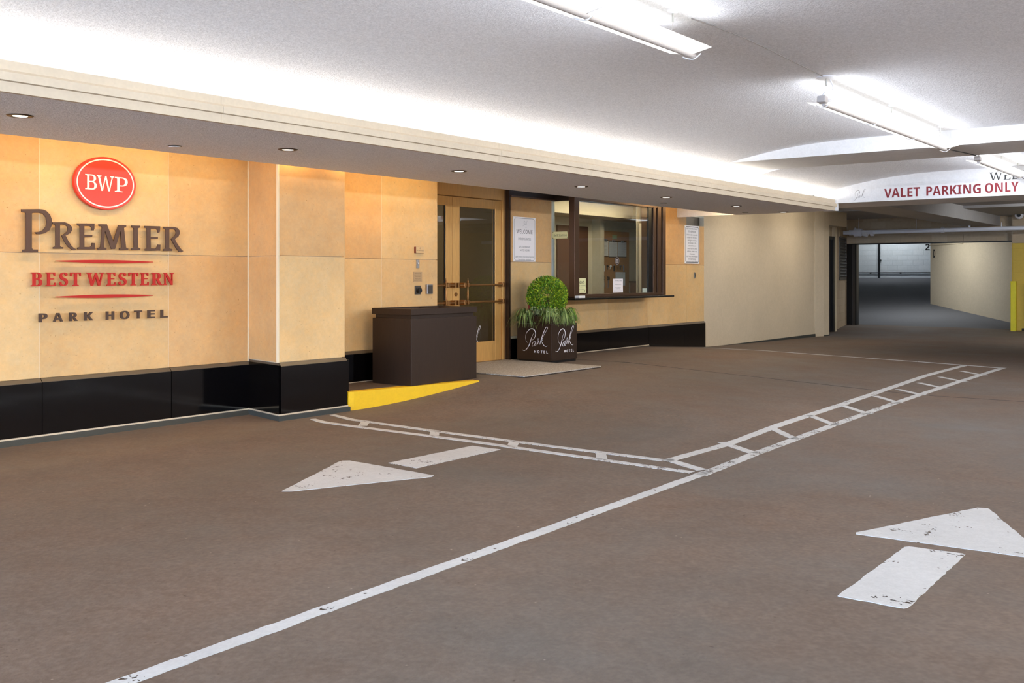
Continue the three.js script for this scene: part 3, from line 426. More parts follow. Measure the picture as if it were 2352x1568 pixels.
// wall signs
{
  const welcome = canvasMat(420, 512, (x, w, h) => {
    x.fillStyle = '#e9e2de'; x.fillRect(0, 0, w, h); x.strokeStyle = '#4a4644'; x.lineWidth = 4; const m = 14, c = 22; x.beginPath(); x.moveTo(m + c, m); x.lineTo(w - m - c, m); x.lineTo(w - m, m + c); x.lineTo(w - m, h - m - c); x.lineTo(w - m - c, h - m); x.lineTo(m + c, h - m); x.lineTo(m, h - m - c); x.lineTo(m, m + c); x.closePath(); x.stroke();
    scriptDraw(x, 175, 38, 88, 64, '#8b8684', 1.1); print(x, 'HOTEL', 236, 116, 11, 'sans-serif', '#8b8684');
    print(x, 'WELCOME', w / 2, 168, 62, 'sans-serif', '#3e3a39', 310); print(x, 'PARKING RATES', w / 2, 252, 36, 'sans-serif', '#54504e', 244); print(x, '$25 OVERNIGHT', w / 2, 343, 31, 'sans-serif', '#54504e', 218); print(x, '$4 PER HOUR', w / 2, 381, 31, 'sans-serif', '#54504e', 186); print(x, 'Claim check must be presented', w / 2, 456, 25, 'sans-serif', '#5c5856', 372); print(x, 'for vehicle retrieval', w / 2, 486, 25, 'sans-serif', '#5c5856', 240);
  });
  const s = thing('wall_notice', 'white framed parking rates notice on the stone next to the entrance door', 'sign'); plate(10.988, 11.512, 1.596, 2.241, WR, .012, welcome, M.discWhite, 'board', s);
  const liab = canvasMat(400, 512, (x, w, h) => {
    x.fillStyle = '#e6e5e8'; x.fillRect(0, 0, w, h); x.strokeStyle = '#2c2f36'; x.lineWidth = 8; const m = 18, c = 20; x.beginPath(); x.moveTo(m + c, m); x.lineTo(w - m - c, m); x.lineTo(w - m, m + c); x.lineTo(w - m, h - m - c); x.lineTo(w - m - c, h - m); x.lineTo(m + c, h - m); x.lineTo(m, h - m - c); x.lineTo(m, m + c); x.closePath(); x.stroke();
    const L = [['BEST WESTERN PREMIER', 44, 25, 'bold sans-serif', 310], ['Park Hotel', 82, 40, 'bold serif', 206], ['Shall not be responsible', 124, 28, 'bold serif', 306], ['or liable for the loss or', 160, 28, 'bold serif', 296], ['damage to vehicles,', 197, 28, 'bold serif', 252], ['accessories or the', 234, 28, 'bold serif', 226], ['contents there of,', 271, 28, 'bold serif', 224], ['caused by fire, theft,', 308, 28, 'bold serif', 270], ['collision, water or any', 345, 28, 'bold serif', 286], ['other cause.', 381, 28, 'bold serif', 150], ['BEST WESTERN PREMIER', 414, 26, 'bold sans-serif', 312], ['Park Hotel', 450, 40, 'bold serif', 206], ['Assumes no liability of any kind', 482, 17, 'bold serif', 300]];
    for (const [t, y, p, f, q] of L) print(x, t, w / 2, y, p, f, '#33343a', q);
  });
  const s2 = thing('wall_notice', 'white bordered liability notice at the end of the stone wall', 'sign'); plate(16.08, 16.642, 1.614, 2.321, WR, .012, liab, M.discWhite, 'board', s2);
  const sm = canvasMat(256, 128, (x, w, h) => { x.fillStyle = '#c9a878'; x.fillRect(0, 0, w, h); x.strokeStyle = '#33210f'; x.lineWidth = 3; x.beginPath(); x.arc(w / 2, 30, 15, 0, 7); x.stroke(); x.beginPath(); x.moveTo(w / 2 - 10, 40); x.lineTo(w / 2 + 10, 20); x.stroke(); print(x, 'NO SMOKING', w / 2, 76, 34, 'bold sans-serif', '#33210f', 216); });
  const p1 = thing('door_plate', 'small bronze no smoking plate on a red-brown block beside the entrance', 'plate'); plate(8.555, 8.705, 1.668, 1.745, WL, .03, sm, M.red, 'block', p1); p1.children[0].material = std({ color: 0x6b2415, roughness: .5 });
  const sw = thing('key_switch', 'narrow steel switch plate with a small button beside the entrance', 'switch'); mesh('plate', rbox(8.587, 8.637, 1.487, 1.587, WL - .012, WL, .002), M.steel, sw); mesh('button', cyl(V(8.612, 1.545, WL - .011), V(8.612, 1.545, WL - .022), .009, 14), M.whiteMetal, sw); for (const y of [1.575, 1.5]) mesh('screw', cyl(V(8.612, y, WL - .011), V(8.612, y, WL - .015), .004, 8), M.alu, sw);
  const tx = canvasMat(256, 200, (x, w, h) => { x.fillStyle = '#a98a62'; x.fillRect(0, 0, w, h); for (const [t, y] of [['Guest room key', 28], ['required for after', 62], ['hours access.', 96], ['Please press', 142], ['button for service.', 172]]) print(x, t, w / 2, y, 27, 'bold sans-serif', '#4c3921', Math.min(212, 26 + t.length * 11)); });
  const p2 = thing('door_plate', 'bronze text plate under the steel switch beside the entrance', 'plate'); plate(8.535, 8.69, 1.322, 1.442, WL, .005, tx, M.brass, 'plate', p2);
  const kb = thing('door_buzzer', 'brown plate with a round black button beside the entrance', 'switch'); mesh('plate', rbox(8.562, 8.662, 1.168, 1.275, WL - .008, WL, .002), M.darkSteel, kb); mesh('button', cyl(V(8.618, 1.218, WL - .007), V(8.618, 1.218, WL - .045), .034, 22, .03), M.black, kb); mesh('button_hood', rbox(8.588, 8.655, 1.205, 1.252, WL - .03, WL - .006, .006), M.black, kb);
  const kc = thing('card_reader', 'grey steel box plate next to the black buzzer', 'switch'); mesh('box', rbox(8.752, 8.855, 1.172, 1.288, WL - .032, WL, .004), M.steel, kc); mesh('face', rbox(8.757, 8.85, 1.178, 1.278, WL - .034, WL - .03, .001), M.darkSteel, kc);
  const k3 = thing('key_switch', 'narrow steel plate low beside the liability notice', 'switch'); mesh('plate', rbox(16.44, 16.5, 1.343, 1.457, WR - .012, WR, .002), M.steel, k3); mesh('button', rbox(16.457, 16.483, 1.37, 1.43, WR - .018, WR - .011, .002), M.darkSteel, k3);
}
// ------------------------------------------------------------------ raised lettering on the stone wall
{
  const S = 1000, ox = 3.85, oy = 1.5, LET = {
    P: [2, 444, 150, 453, 181, 451, 209, 440, 238, 412, 254, 372, 254, 325, 233, 281, 194, 256, 156, 246, 128, 246, 114, 259, 150, 263, 181, 278, 206, 310, 214, 348, 206, 391, 181, 418, 144, 426, 97, 423, 85, 417, 85, 127, 94, 114, 136, 114, 135, 98, 13, 94, 13, 110, 33, 112, 40, 122, 40, 408, 33, 421, 4, 424],
    R: [262, 348, 369, 353, 405, 340, 428, 316, 431, 290, 415, 264, 385, 246, 372, 242, 392, 203, 425, 153, 451, 131, 469, 123, 451, 117, 431, 121, 398, 146, 366, 190, 343, 238, 366, 253, 389, 273, 397, 295, 392, 318, 372, 333, 346, 336, 326, 333, 324, 327, 324, 151, 333, 141, 353, 140, 352, 129, 269, 127, 269, 138, 283, 142, 290, 151, 290, 323, 282, 332, 263, 334],
    E: [479, 348, 633, 353, 632, 311, 626, 295, 611, 295, 608, 319, 594, 332, 540, 331, 539, 252, 594, 251, 613, 251, 611, 237, 540, 233, 540, 146, 594, 146, 610, 157, 615, 182, 637, 181, 636, 129, 484, 126, 484, 138, 500, 143, 505, 152, 504, 322, 497, 331, 481, 333],
    M: [676, 348, 749, 350, 812, 198, 861, 348, 933, 350, 931, 335, 911, 328, 931, 152, 936, 144, 953, 140, 951, 128, 870, 128, 870, 140, 886, 144, 891, 151, 880, 303, 826, 136, 794, 135, 731, 298, 720, 153, 724, 144, 744, 141, 743, 128, 667, 127, 667, 139, 685, 144, 693, 153, 706, 323, 697, 333, 678, 335],
    I: [989, 350, 1069, 351, 1068, 337, 1053, 331, 1047, 323, 1050, 158, 1056, 148, 1071, 144, 1069, 130, 990, 129, 990, 142, 1006, 147, 1012, 155, 1011, 323, 1005, 331, 989, 335],
    E2: [1117, 351, 1272, 353, 1270, 311, 1264, 297, 1251, 297, 1247, 320, 1235, 333, 1175, 332, 1175, 254, 1228, 254, 1249, 253, 1248, 238, 1175, 236, 1177, 147, 1228, 146, 1243, 159, 1251, 183, 1275, 183, 1273, 130, 1123, 127, 1123, 140, 1138, 146, 1143, 154, 1141, 326, 1134, 335, 1117, 337],
    R2: [1309, 350, 1420, 353, 1456, 344, 1477, 321, 1479, 297, 1464, 268, 1436, 248, 1424, 245, 1448, 202, 1483, 157, 1503, 136, 1517, 130, 1495, 119, 1475, 123, 1444, 156, 1413, 204, 1389, 242, 1413, 256, 1436, 278, 1444, 303, 1436, 325, 1413, 336, 1389, 338, 1370, 333, 1367, 328, 1367, 158, 1375, 149, 1400, 145, 1398, 130, 1313, 129, 1313, 142, 1327, 147, 1333, 157, 1333, 327, 1326, 337, 1310, 338],
  };
  const back = 8.217, front = 8.2;      // letters stand off the stone
  const t = thing('sign_lettering', 'large brown raised serif lettering under the red disc on the stone wall', 'lettering');
  for (const k of Object.keys(LET)) {
    const a = LET[k], pts = []; for (let i = 0; i < a.length; i += 2) pts.push(new THREE.Vector2(ox + a[i] / S, oy + a[i + 1] / S));
    const g = new THREE.ExtrudeGeometry(new THREE.Shape(pts), { depth: back - front - .006, bevelEnabled: true, bevelThickness: .003, bevelSize: .002, bevelSegments: 2, curveSegments: 4 }); g.translate(0, 0, -back + .003); mesh('letter', g, M.letterBrown, t);
    const cx = pts.reduce((s, p) => s + p.x, 0) / pts.length; void cx;
  }
  const put = (grp, s, font, r, y0, y1, depth, B, mat) => { const g = glyph(s, font, r[0], r[1], y0, y1, depth); g.translate(0, 0, -B); return mesh('letter', g, mat, grp); };
  const bw = thing('sign_lettering', 'red raised serif lettering between the two tapered red bars', 'lettering');
  [...'BESTWESTERN'].forEach((c, i) => put(bw, c, fonts.serifB, [[3.931, 4.024], [4.055, 4.14], [4.172, 4.246], [4.268, 4.362], [4.414, 4.574], [4.6, 4.685], [4.713, 4.788], [4.81, 4.903], [4.925, 5.009], [5.038, 5.144], [5.158, 5.268]][i], 1.308, 1.424,   .016, back, M.red));
  const ph = thing('sign_lettering', 'small dark brown raised capitals below the lower red bar', 'lettering');
  [...'PARKHOTEL'].forEach((c, i) => put(ph, c, fonts.sansB, [[3.997, 4.069], [4.118, 4.201], [4.259, 4.334], [4.392, 4.473], [4.594, 4.67], [4.728, 4.817], [4.867, 4.942], [4.999, 5.072], [5.131, 5.203]][i], 1.005, 1.079,   .016, back, M.letterDark));
  for (const [yc, up] of [[1.5215, 1], [1.215, 0]]) { const pts = []; for (let i = 0; i <= 24; i++) { const u = i / 24, w = .003 + .0115 * Math.sin(Math.PI * u); pts.push(new THREE.Vector2(lerp(4.141, 5.051, u), yc + w)); } for (let i = 24; i >= 0; i--) { const u = i / 24, w = .003 + .0115 * Math.sin(Math.PI * u); pts.push(new THREE.Vector2(lerp(4.141, 5.051, u), yc - w)); } const g = new THREE.ExtrudeGeometry(new THREE.Shape(pts), { depth: .016, bevelEnabled: false }); g.translate(0, 0, -back); single('tapered_bar', g, M.red, up ? 'thin tapered red bar above the red lettering' : 'thin tapered red bar below the red lettering', 'bar'); }
  const d = thing('sign_disc', 'glossy red oval disc with white ring high on the stone wall', 'sign');
  const sh = new THREE.Shape(); sh.absellipse(4.588, 2.214, .287, .231, 0, Math.PI * 2); const g = new THREE.ExtrudeGeometry(sh, { depth: .032, bevelEnabled: true, bevelThickness: .004, bevelSize: .003, bevelSegments: 2, curveSegments: 40 }); g.translate(0, 0, -(8.235)); mesh('disc', g, M.discRed, d);
  const rg = new THREE.Shape(); rg.absellipse(4.588, 2.214, .269, .2145, 0, Math.PI * 2); const hole = new THREE.Path(); hole.absellipse(4.588, 2.214, .2585, .204, 0, Math.PI * 2); rg.holes.push(hole); const r2 = new THREE.ExtrudeGeometry(rg, { depth: .002, bevelEnabled: false, curveSegments: 40 }); r2.translate(0, 0, -8.199); mesh('ring', r2, M.discWhite, d);
  for (const [c, r, y0, y1] of [['B', [4.397, 4.501], 2.151, 2.283], ['W', [4.503, 4.665], 2.146, 2.28], ['P', [4.672, 4.795], 2.146, 2.278]]) put(d, c, fonts.serif, r, y0, y1, .002, 8.199, M.discWhite);
}
// ------------------------------------------------------------------ soffit, cove and ceilings
const SOF = 2.452, FB = 5.745, SB = 7.5, SEND = 15.8;
{
  const s = thing('ceiling_soffit', 'low grey textured soffit along the hotel wall', 'ceiling', null, 'structure');
  mesh('soffit_slab', box(-4.6, SEND, SOF, 2.56, FB + .03, SB), M.ceiling, s);
  mesh('soffit_edge', box(-4.6, SEND, 2.56, 2.95, 7.3, 7.4), M.beam, s);
  mesh('end_bulkhead', box(SEND - .0, SEND + .06, SOF, 2.95, 6.1, WR + .12), M.beam, s);
  mesh('slot_ceiling', box(-4.6, SEND, 2.9, 2.96, 7.3, 9.0), M.beam, s);
  const t = thing('trim_3', 'cream moulded fascia board with light cove on the soffit edge', 'trim', null, 'structure');
  const prof = [[FB + .035, SOF - .002], [FB, SOF - .002], [FB, 2.51], [FB - .028, 2.513], [FB - .028, 2.56], [FB, 2.578], [FB, 2.632], [FB + .035, 2.632]];
  const seams = [-4.6, -2.2, 1.0, 4.054, 7.09, 11.0, 14.367, SEND - .005]; for (let i = 1; i < seams.length; i++) mesh('fascia_board', profileA(prof, seams[i - 1] + .001, seams[i] - .001), M.fascia, t);
  mesh('end_cap', box(SEND - .004, SEND + .05, SOF - .004, 2.64, FB - .03, FB + .2), M.beam, t);
  const c = thing('wall_cove', 'white upstand behind the light cove', 'wall', null, 'structure'); mesh('upstand', box(-4.6, SEND, 2.56, 2.86, 6.17, 6.25), M.beam, c);
}
// cove tube lamps
for (let i = 0; i < 15; i++) {
  const a0 = -4.5 + i * 1.48, a1 = Math.min(a0 + 1.4, 15.7); if (a1 - a0 < .4) continue;
  const l = thing('cove_tube_lamp', 'slim warm tube lamp lying in the light cove above the fascia', 'lamp', 'cove tube lamps');
  mesh('tube', cyl(V(a0, 2.592, 6.0), V(a1, 2.592, 6.0), .012, 10), M.coveGlow, l); mesh('channel', box(a0, a1, 2.56, 2.578, 5.97, 6.03), M.whiteMetal, l);
  const r = area(COVE, I_COVE, a1 - a0, .08, V((a0 + a1) / 2, 2.608, 6.0), V((a0 + a1) / 2, 2.93, 5.78)); r.name = 'cove_light'; l.add(r);
}
// wall washer lamps in the slot over the stone
const slots = []; for (let a = -3.2; a < 9.2; a += .78) slots.push(a); slots.push(14.9, 15.5);
for (const a of slots) {
  const l = thing('slot_lamp', 'short warm lamp hidden in the slot above the stone wall', 'lamp', 'slot lamps over the stone wall');
  mesh('tube', cyl(V(a - .17, 2.74, 7.54), V(a + .17, 2.74, 7.54), .013, 10), M.warmGlow, l); mesh('holder', box(a - .19, a + .19, 2.755, 2.79, 7.4, 7.57), M.whiteMetal, l);
  const r = area(WARM, I_SLOT, .34, .05, V(a, 2.722, 7.545), V(a, 1.75, 8.25)); r.name = 'slot_light'; l.add(r);
}
// recessed downlights
for (let k = 0; k < 7; k++) {
  const A = [3.06, 5.27, 7.43, 9.62, 11.65, 13.8, 15.58][k], l = thing('downlight', 'round dark ringed downlight in the soffit ' + ['over the street end of the lettered wall', 'between the red disc and the stone pillar', 'above the dark serving stand', 'above the mat at the entrance doors', 'beside the planter corner of the service window', 'over the far jamb of the service window', 'at the beam end of the soffit'][k], 'lamp', 'row of downlights in the soffit');
  mesh('trim_ring', lathe([[.048, .004], [.052, -.006], [.075, -.007], [.083, -.001], [.083, .004]], V(A, SOF, 6.54), 36), M.bronzeDark, l);
  mesh('reflector', lathe([[.05, -.003], [.046, .004]], V(A, SOF, 6.54), 28), M.steel, l); const g = new THREE.CylinderGeometry(.047, .047, .004, 28); g.translate(A, SOF - .0035, -6.54); mesh('lens', g, M.spotGlow, l);
  const sp = new THREE.SpotLight(new THREE.Color().setRGB(1, .8, .55), I_SPOT, 0, 1.15, .7, 2); sp.position.copy(V(A, SOF - .015, 6.54)); sp.target.position.copy(V(A, 0, 6.54)); sp.shadow.radius = 2.5; sp.name = 'downlight_beam'; sp.castShadow = true; l.add(sp); l.add(sp.target);
}
for (const [i, A] of [4.56, 12.55, 15.3].entries()) { const t = thing('ceiling_sprinkler', ['flat white sprinkler cap in the soffit above the red disc', 'flat grey sprinkler cap in the soffit by the service window', 'flat grey sprinkler cap near the end of the soffit'][i], 'sprinkler', 'sprinkler caps in the soffit'); mesh('cap', lathe([[.001, -.014], [.042, -.013], [.046, -.009], [.046, -.004], [.03, 0]], V(A, SOF, 7.09), 28), i ? M.alu : M.whiteMetal, t); mesh('collar', lathe([[.04, -.006], [.056, -.003], [.056, .002]], V(A, SOF, 7.09), 28), M.darkSteel, t); }
// main ceiling: curved down towards the cove
{
  const curve = dy => [[6.25, 2.74 + dy], [5.9, 2.80 + dy], [5.67, 2.86 + dy], [5.3, 2.93 + dy], [4.97, 2.98 + dy], [4.6, 3.015 + dy], [4.2, 3.032 + dy], [3.8, 3.037 + dy], [3, 3.037 + dy], [-5.6, 3.037 + dy]];
  const c = thing('ceiling', 'white textured ceiling curving down to the light cove', 'ceiling', null, 'structure');
  const slab = (dy, A0, A1) => { const cv = new THREE.CatmullRomCurve3(curve(dy).slice(0, 9).map(([b, y]) => new THREE.Vector3(b, y, 0))), p = cv.getPoints(40).map(v => [v.x, v.y]); p.push([-5.6, 3.037 + dy], [-5.6, 3.2], [6.25, 3.2]); return toCreasedNormals(profileA(p, A0, A1), .5); };
  mesh('ceiling_bay', slab(0, -4.6, 11.75), M.ceiling, c); mesh('ceiling_bay', slab(-.045, 12.86, SEND), M.ceiling, c);
  const b = single('ceiling_beam', box(11.75, 12.87, 2.862, 3.2, -5.6, 6.2), M.beam, 'shallow white ceiling beam crossing the drive behind the hanging lamp', 'beam', null, 'structure');
  const v = thing('valet_beam', 'deep white cross beam with painted red and black lettering', 'beam', null, 'structure');
  mesh('beam_body', box(SEND, 16.95, 2.572, 3.2, -5.6, 6.2), M.beam, v);
  const word = (s, font, b0, b1, y0, y1, mat, nm) => { const g = glyph(s, font, 0, b0 - b1, y0, y1, .002); g.rotateY(-Math.PI / 2); g.translate(SEND - .0001, 0, -b0); mesh(nm, g, mat, v); };
  word('VALET', fonts.sansB, 4.965, 4.425, 2.623, 2.765, M.paintRed, 'painted_word'); word('PARKING', fonts.sansB, 4.33, 3.555, 2.623, 2.766, M.paintRed, 'painted_word'); word('ONLY', fonts.sansB, 3.497, 3.043, 2.623, 2.768, M.paintRed, 'painted_word');
  word('WELCOME', fonts.serif, 3.44, 2.52, 2.803, 2.925, M.paintBlack, 'painted_word');
  const sg = scriptGeo(.19, .175); faceA(sg, SEND - .002, 2.606, 5.45); mesh('painted_mark', sg, M.logoGrey, v);
  const c2 = thing('ceiling_far', 'dim concrete ceiling beyond the lettered beam', 'ceiling', null, 'structure');
  mesh('slab', box(15.86, 24.0, 2.99, 3.2, -5.6, 10.8), M.concrete, c2); mesh('slab', box(24.0, 28.2, 2.93, 3.2, -5.6, 5.77), M.concrete, c2); mesh('slab', box(24.0, 28.2, 2.975, 3.2, 5.77, 10.8), M.concrete, c2);
  single('ceiling_beam', box(16.95, 27.7, 2.68, 3.1, 5.77, 6.59), M.concrete, 'long drop beam running away under the far ceiling', 'beam', null, 'structure');
}
// hanging fluorescent lamps
function hangingLamp(A0, n, label, B = 3.0, tilt = .18) {
  const L = 1.235, A1 = A0 + n * L, y = 2.815, t = thing('hanging_lamp', label, 'lamp', B > 0 ? 'hanging lamps over the lane line' : 'hanging lamps over the lane beyond the picture');
  mesh('rod', cyl(V(A0, y, B), V(A1 + .04, y, B), .0165, 16), M.rodGrey, t);
  for (let k = 0; k < n; k++) for (const s of [-1, 1]) {
    const a0 = A0 + k * L + .012, a1 = A0 + (k + 1) * L - .012, sh = new THREE.Shape([[0, .004], [s * .149 * Math.cos(tilt), .004 + .149 * Math.sin(tilt)], [s * .149 * Math.cos(tilt), .008 + .149 * Math.sin(tilt)], [0, .008]].map(p => new THREE.Vector2(B + p[0], y + p[1])));
    const g = new THREE.ExtrudeGeometry(sh, { depth: a1 - a0, bevelEnabled: false }); g.applyMatrix4(new THREE.Matrix4().set(0, 0, 1, a0, 0, 1, 0, 0, -1, 0, 0, 0, 0, 0, 0, 1)); mesh('glowing_wing', g, M.tubeGlow, t);
  }
  for (let k = 0; k <= n; k++) { const a = A0 + k * L; mesh('clip', tube([V(a - .03, y - .008, B + .05), V(a - .008, y - .02, B + .02), V(a + .012, y - .021, B - .012), V(a + .03, y + .012, B - .05)], .0045, 14, 6), M.whiteMetal, t); }
  const hangs = [A0 - .01, A0 + (A1 - A0) * .46, A1 - .3];
  hangs.forEach((a, i) => { mesh('ceiling_plate', lathe([[.001, -.016], [i ? .03 : .07, -.013], [i ? .036 : .082, -.004], [i ? .036 : .082, .004]], V(a, 3.034, B - .03), 28), M.whiteMetal, t); mesh('gripper', cyl(V(a, 3.02, B - .03), V(a, 2.965, B - .03), .007, 10), M.alu, t); mesh('hanger_wire', cyl(V(a, 2.97, B - .03), V(a + .015, y + .03, B), .0016, 6), M.rodGrey, t); });
  mesh('power_cord', tube([V(A0 + .03, 3.02, B - .045), V(A0 + .06, 2.97, B - .06), V(A0 + .085, 2.945, B - .05), V(A0 - .01, 2.91, B - .02), V(A0 - .045, 2.86, B)], .007, 30, 8), M.whiteMetal, t);
  const cap = rbox(-.034, .034, -.022, .034, -.036, .036, .008); cap.rotateZ(-.15); cap.translate(A0 - .02, y + .03, -B); mesh('end_housing', cap, M.rodGrey, t);
  for (let k = 0; k < n; k++) for (const sd of [-1, 1]) {
    const c = A0 + (k + .5) * L, T = Math.max(tilt, .72), m = .075, x = B + sd * m * Math.cos(tilt), z = y + m * Math.sin(tilt) - .014;
    const d = area(COOL, B > 0 ? I_DOWN : I_SIDE, L - .05, .13, V(c, z, x), V(c, z - Math.cos(T), x + sd * Math.sin(T))); d.name = 'lamp_downlight'; t.add(d);
    const u = area(COOL, I_UP, L - .05, .1, V(c, y + .045, B + sd * .1), V(c, y + .045 + Math.cos(1.15), B + sd * (.1 + Math.sin(1.15)))); u.name = 'lamp_uplight'; t.add(u);
  }
  return t;
}
hangingLamp(1.97, 3, 'long hanging winged fluorescent lamp above the floor arrows');
hangingLamp(7.97, 3, 'long hanging winged fluorescent lamp before the shallow ceiling beam');
hangingLamp(13.2, 2, 'shorter hanging winged fluorescent lamp in front of the lettered beam');
hangingLamp(-4.1, 3, 'long hanging winged fluorescent lamp behind the viewer on the lane line');
for (const [A, n, w] of [[1.97, 3, 'beside the viewer'], [7.97, 3, 'opposite the entrance doors'], [13.2, 2, 'opposite the end of the ladder stripe']]) hangingLamp(A, n, `steep winged hanging fluorescent lamp of the second row ${w}`, -3.6, 1.15);
single('ceiling_cable', merge([tube([V(5.6, 3.031, 2.96), V(6.2, 3.031, 2.92), V(6.9, 3.031, 2.935), V(7.9, 3.03, 2.97)], .0035, 30, 6)]), M.cable, 'thin grey cable along the ceiling between two hanging lamps', 'cable');
single('ceiling_cable', merge([tube([V(11.66, 2.83, 3.02), V(11.95, 2.83, 2.98), V(12.4, 2.845, 2.96), V(12.86, 2.857, 2.95)], .006, 30, 6)]), M.joint, 'short dark cable hanging under the shallow ceiling beam', 'cable');
// ------------------------------------------------------------------ serving stand
{
  const t = thing('serving_stand', 'dark bronze metal cabinet stand behind the yellow kerb', 'stand'), a0 = 7.685, a1 = 8.79, b0 = 7.455, b1 = 8.065, y = WALK + .002;
  mesh('body', rbox(a0 + .003, a1 - .003, y, .924, b0 + .003, b1 - .003, .004), M.bronze, t);
  mesh('neck', box(a0 + .03, a1 - .03, .92, .97, b0 + .03, b1 - .03), M.bronze, t);
  const s = new THREE.Shape([[a0, b0], [a1, b0], [a1, b1], [a0, b1]].map(p => new THREE.Vector2(...p))), h = new THREE.Path([[a0 + .05, b0 + .05], [a0 + .05, b1 - .05], [a1 - .05, b1 - .05], [a1 - .05, b0 + .05]].map(p => new THREE.Vector2(...p))); s.holes.push(h);
  const g = new THREE.ExtrudeGeometry(s, { depth: .064, bevelEnabled: true, bevelThickness: .002, bevelSize: .002, bevelSegments: 1 }); g.rotateX(-Math.PI / 2); g.translate(0, .967, 0); mesh('rim', uvM(g), M.bronze, t);
  mesh('tray', box(a0 + .04, a1 - .04, .985, .99, b0 + .04, b1 - .04), M.steel, t);
  for (const A of [8.0, 8.4]) mesh('divider', box(A, A + .02, .99, 1.022, b0 + .05, b1 - .05), M.bronze, t);
}
// ------------------------------------------------------------------ planter and plants
{
  const a0 = 10.875, s = .604, b0 = 7.878, cA = a0 + s / 2, cB = b0 + s / 2, y0 = WALK + .002;
  const t = thing('square_planter', 'square dark bronze planter box with white handwritten mark on two sides', 'planter');
  mesh('plinth', box(a0 + .012, a0 + s - .012, y0, .226, b0 + .012, b0 + s - .012), M.black, t);
  mesh('body', rbox(a0, a0 + s, .224, .73, b0, b0 + s, .004), M.bronze, t); mesh('neck', box(a0 + .022, a0 + s - .022, .725, .76, b0 + .022, b0 + s - .022), M.bronze, t);
  const sh = new THREE.Shape([[a0, b0], [a0 + s, b0], [a0 + s, b0 + s], [a0, b0 + s]].map(p => new THREE.Vector2(...p))), h = new THREE.Path([[a0 + .035, b0 + .035], [a0 + .035, b0 + s - .035], [a0 + s - .035, b0 + s - .035], [a0 + s - .035, b0 + .035]].map(p => new THREE.Vector2(...p))); sh.holes.push(h);
  const g = new THREE.ExtrudeGeometry(sh, { depth: .074, bevelEnabled: true, bevelThickness: .002, bevelSize: .002, bevelSegments: 1 }); g.rotateX(-Math.PI / 2); g.translate(0, .757, 0); mesh('rim', uvM(g), M.bronze, t);
  mesh('soil', box(a0 + .02, a0 + s - .02, .76, .81, b0 + .02, b0 + s - .02), M.soil, t);
  // face towards -A (viewer's left) and face towards the drive
  const w = .44, hh = .345;
  const m1 = faceA(scriptGeo(w, hh), a0 - .001, .345, b0 + s - .095); mesh('painted_mark', m1, M.logoWhite, t); const h1 = glyph('H O T E L', fonts.sansB, 0, .235, 0, .036, .001); faceA(h1, a0 - .0002, .325, b0 + s - .3); mesh('painted_word', h1, M.logoWhite, t);
  const m2 = scriptGeo(w, hh); m2.translate(a0 + .085, .345, -(b0 - .001)); mesh('painted_mark', m2, M.logoWhite, t); const h2 = glyph('H O T E L', fonts.sansB, 0, .235, 0, .036, .001); h2.translate(a0 + .29, .325, -(b0 - .0002)); mesh('painted_word', h2, M.logoWhite, t);
  // clipped ball: three tones of small leaves, tips paler
  const leaf = () => { const q = new THREE.BufferGeometry(); q.setAttribute('position', new THREE.Float32BufferAttribute([0, 0, 0, .5, .45, .08, 0, 1, 0, 0, 0, 0, 0, 1, 0, -.5, .45, .08], 3)); q.computeVertexNormals(); q.setAttribute('uv', new THREE.Float32BufferAttribute(new Array(12).fill(0), 2)); return q; };
  const base = leaf(), tones = [[], [], []], c = V(cA, 1.10, cB), R = .28, q = new THREE.Quaternion(), Y = new THREE.Vector3(0, 1, 0);
  for (let i = 0; i < 9000; i++) {
    const z = rnd(-1, 1), ph = rnd(0, 6.283), r = Math.sqrt(1 - z * z), n = new THREE.Vector3(r * Math.cos(ph), z, r * Math.sin(ph)), rad = R * (1 - Math.pow(rnd(), 1.6) * .45 + rnd(-.02, .035));
    const d = n.clone().add(new THREE.Vector3(rnd(-.9, .9), rnd(-.3, .9), rnd(-.9, .9))).normalize(); q.setFromUnitVectors(Y, d); const k = rnd(.02, .032), m = new THREE.Matrix4().compose(c.clone().addScaledVector(n, rad).multiply(new THREE.Vector3(1, 1, 1)), q, new THREE.Vector3(k * .75, k, k));
    tones[[0, 0, 1, 1, 1, 2][(rnd() * 6) | 0]].push(base.clone().applyMatrix4(m));
  }
  const ball = thing('boxwood_ball', 'clipped round boxwood shrub growing in the square planter', 'shrub');
  tones.forEach((l, i) => { const m = mesh('foliage', mergeGeometries(l), [M.leafLight, M.leafMid, M.leafDark][i], ball); m.userData.kind = 'stuff'; });
  mesh('trunk', cyl(V(cA, .8, cB), V(cA, 1.05, cB), .025, 10), M.stem, ball);
  const blade = (o, dir, len, rise, wd) => { const pos = [], n = 7, sd = new THREE.Vector3(-dir.z, 0, dir.x); let pl, pr; for (let i = 0; i <= n; i++) { const u = i / n, p = o.clone().addScaledVector(dir, len * u * .8); p.y += rise * 4 * u * (1 - u * .92) - len * .55 * u * u; const w = wd * (1 - u * u) + .0006, l = p.clone().addScaledVector(sd, w), r = p.clone().addScaledVector(sd, -w); if (i) for (const v of [pl, pr, r, pl, r, l]) pos.push(v.x, v.y, v.z); pl = l; pr = r; } const g = new THREE.BufferGeometry(); g.setAttribute('position', new THREE.Float32BufferAttribute(pos, 3)); g.computeVertexNormals(); g.setAttribute('uv', new THREE.Float32BufferAttribute(new Array(pos.length / 3 * 2).fill(0), 2)); return g; };
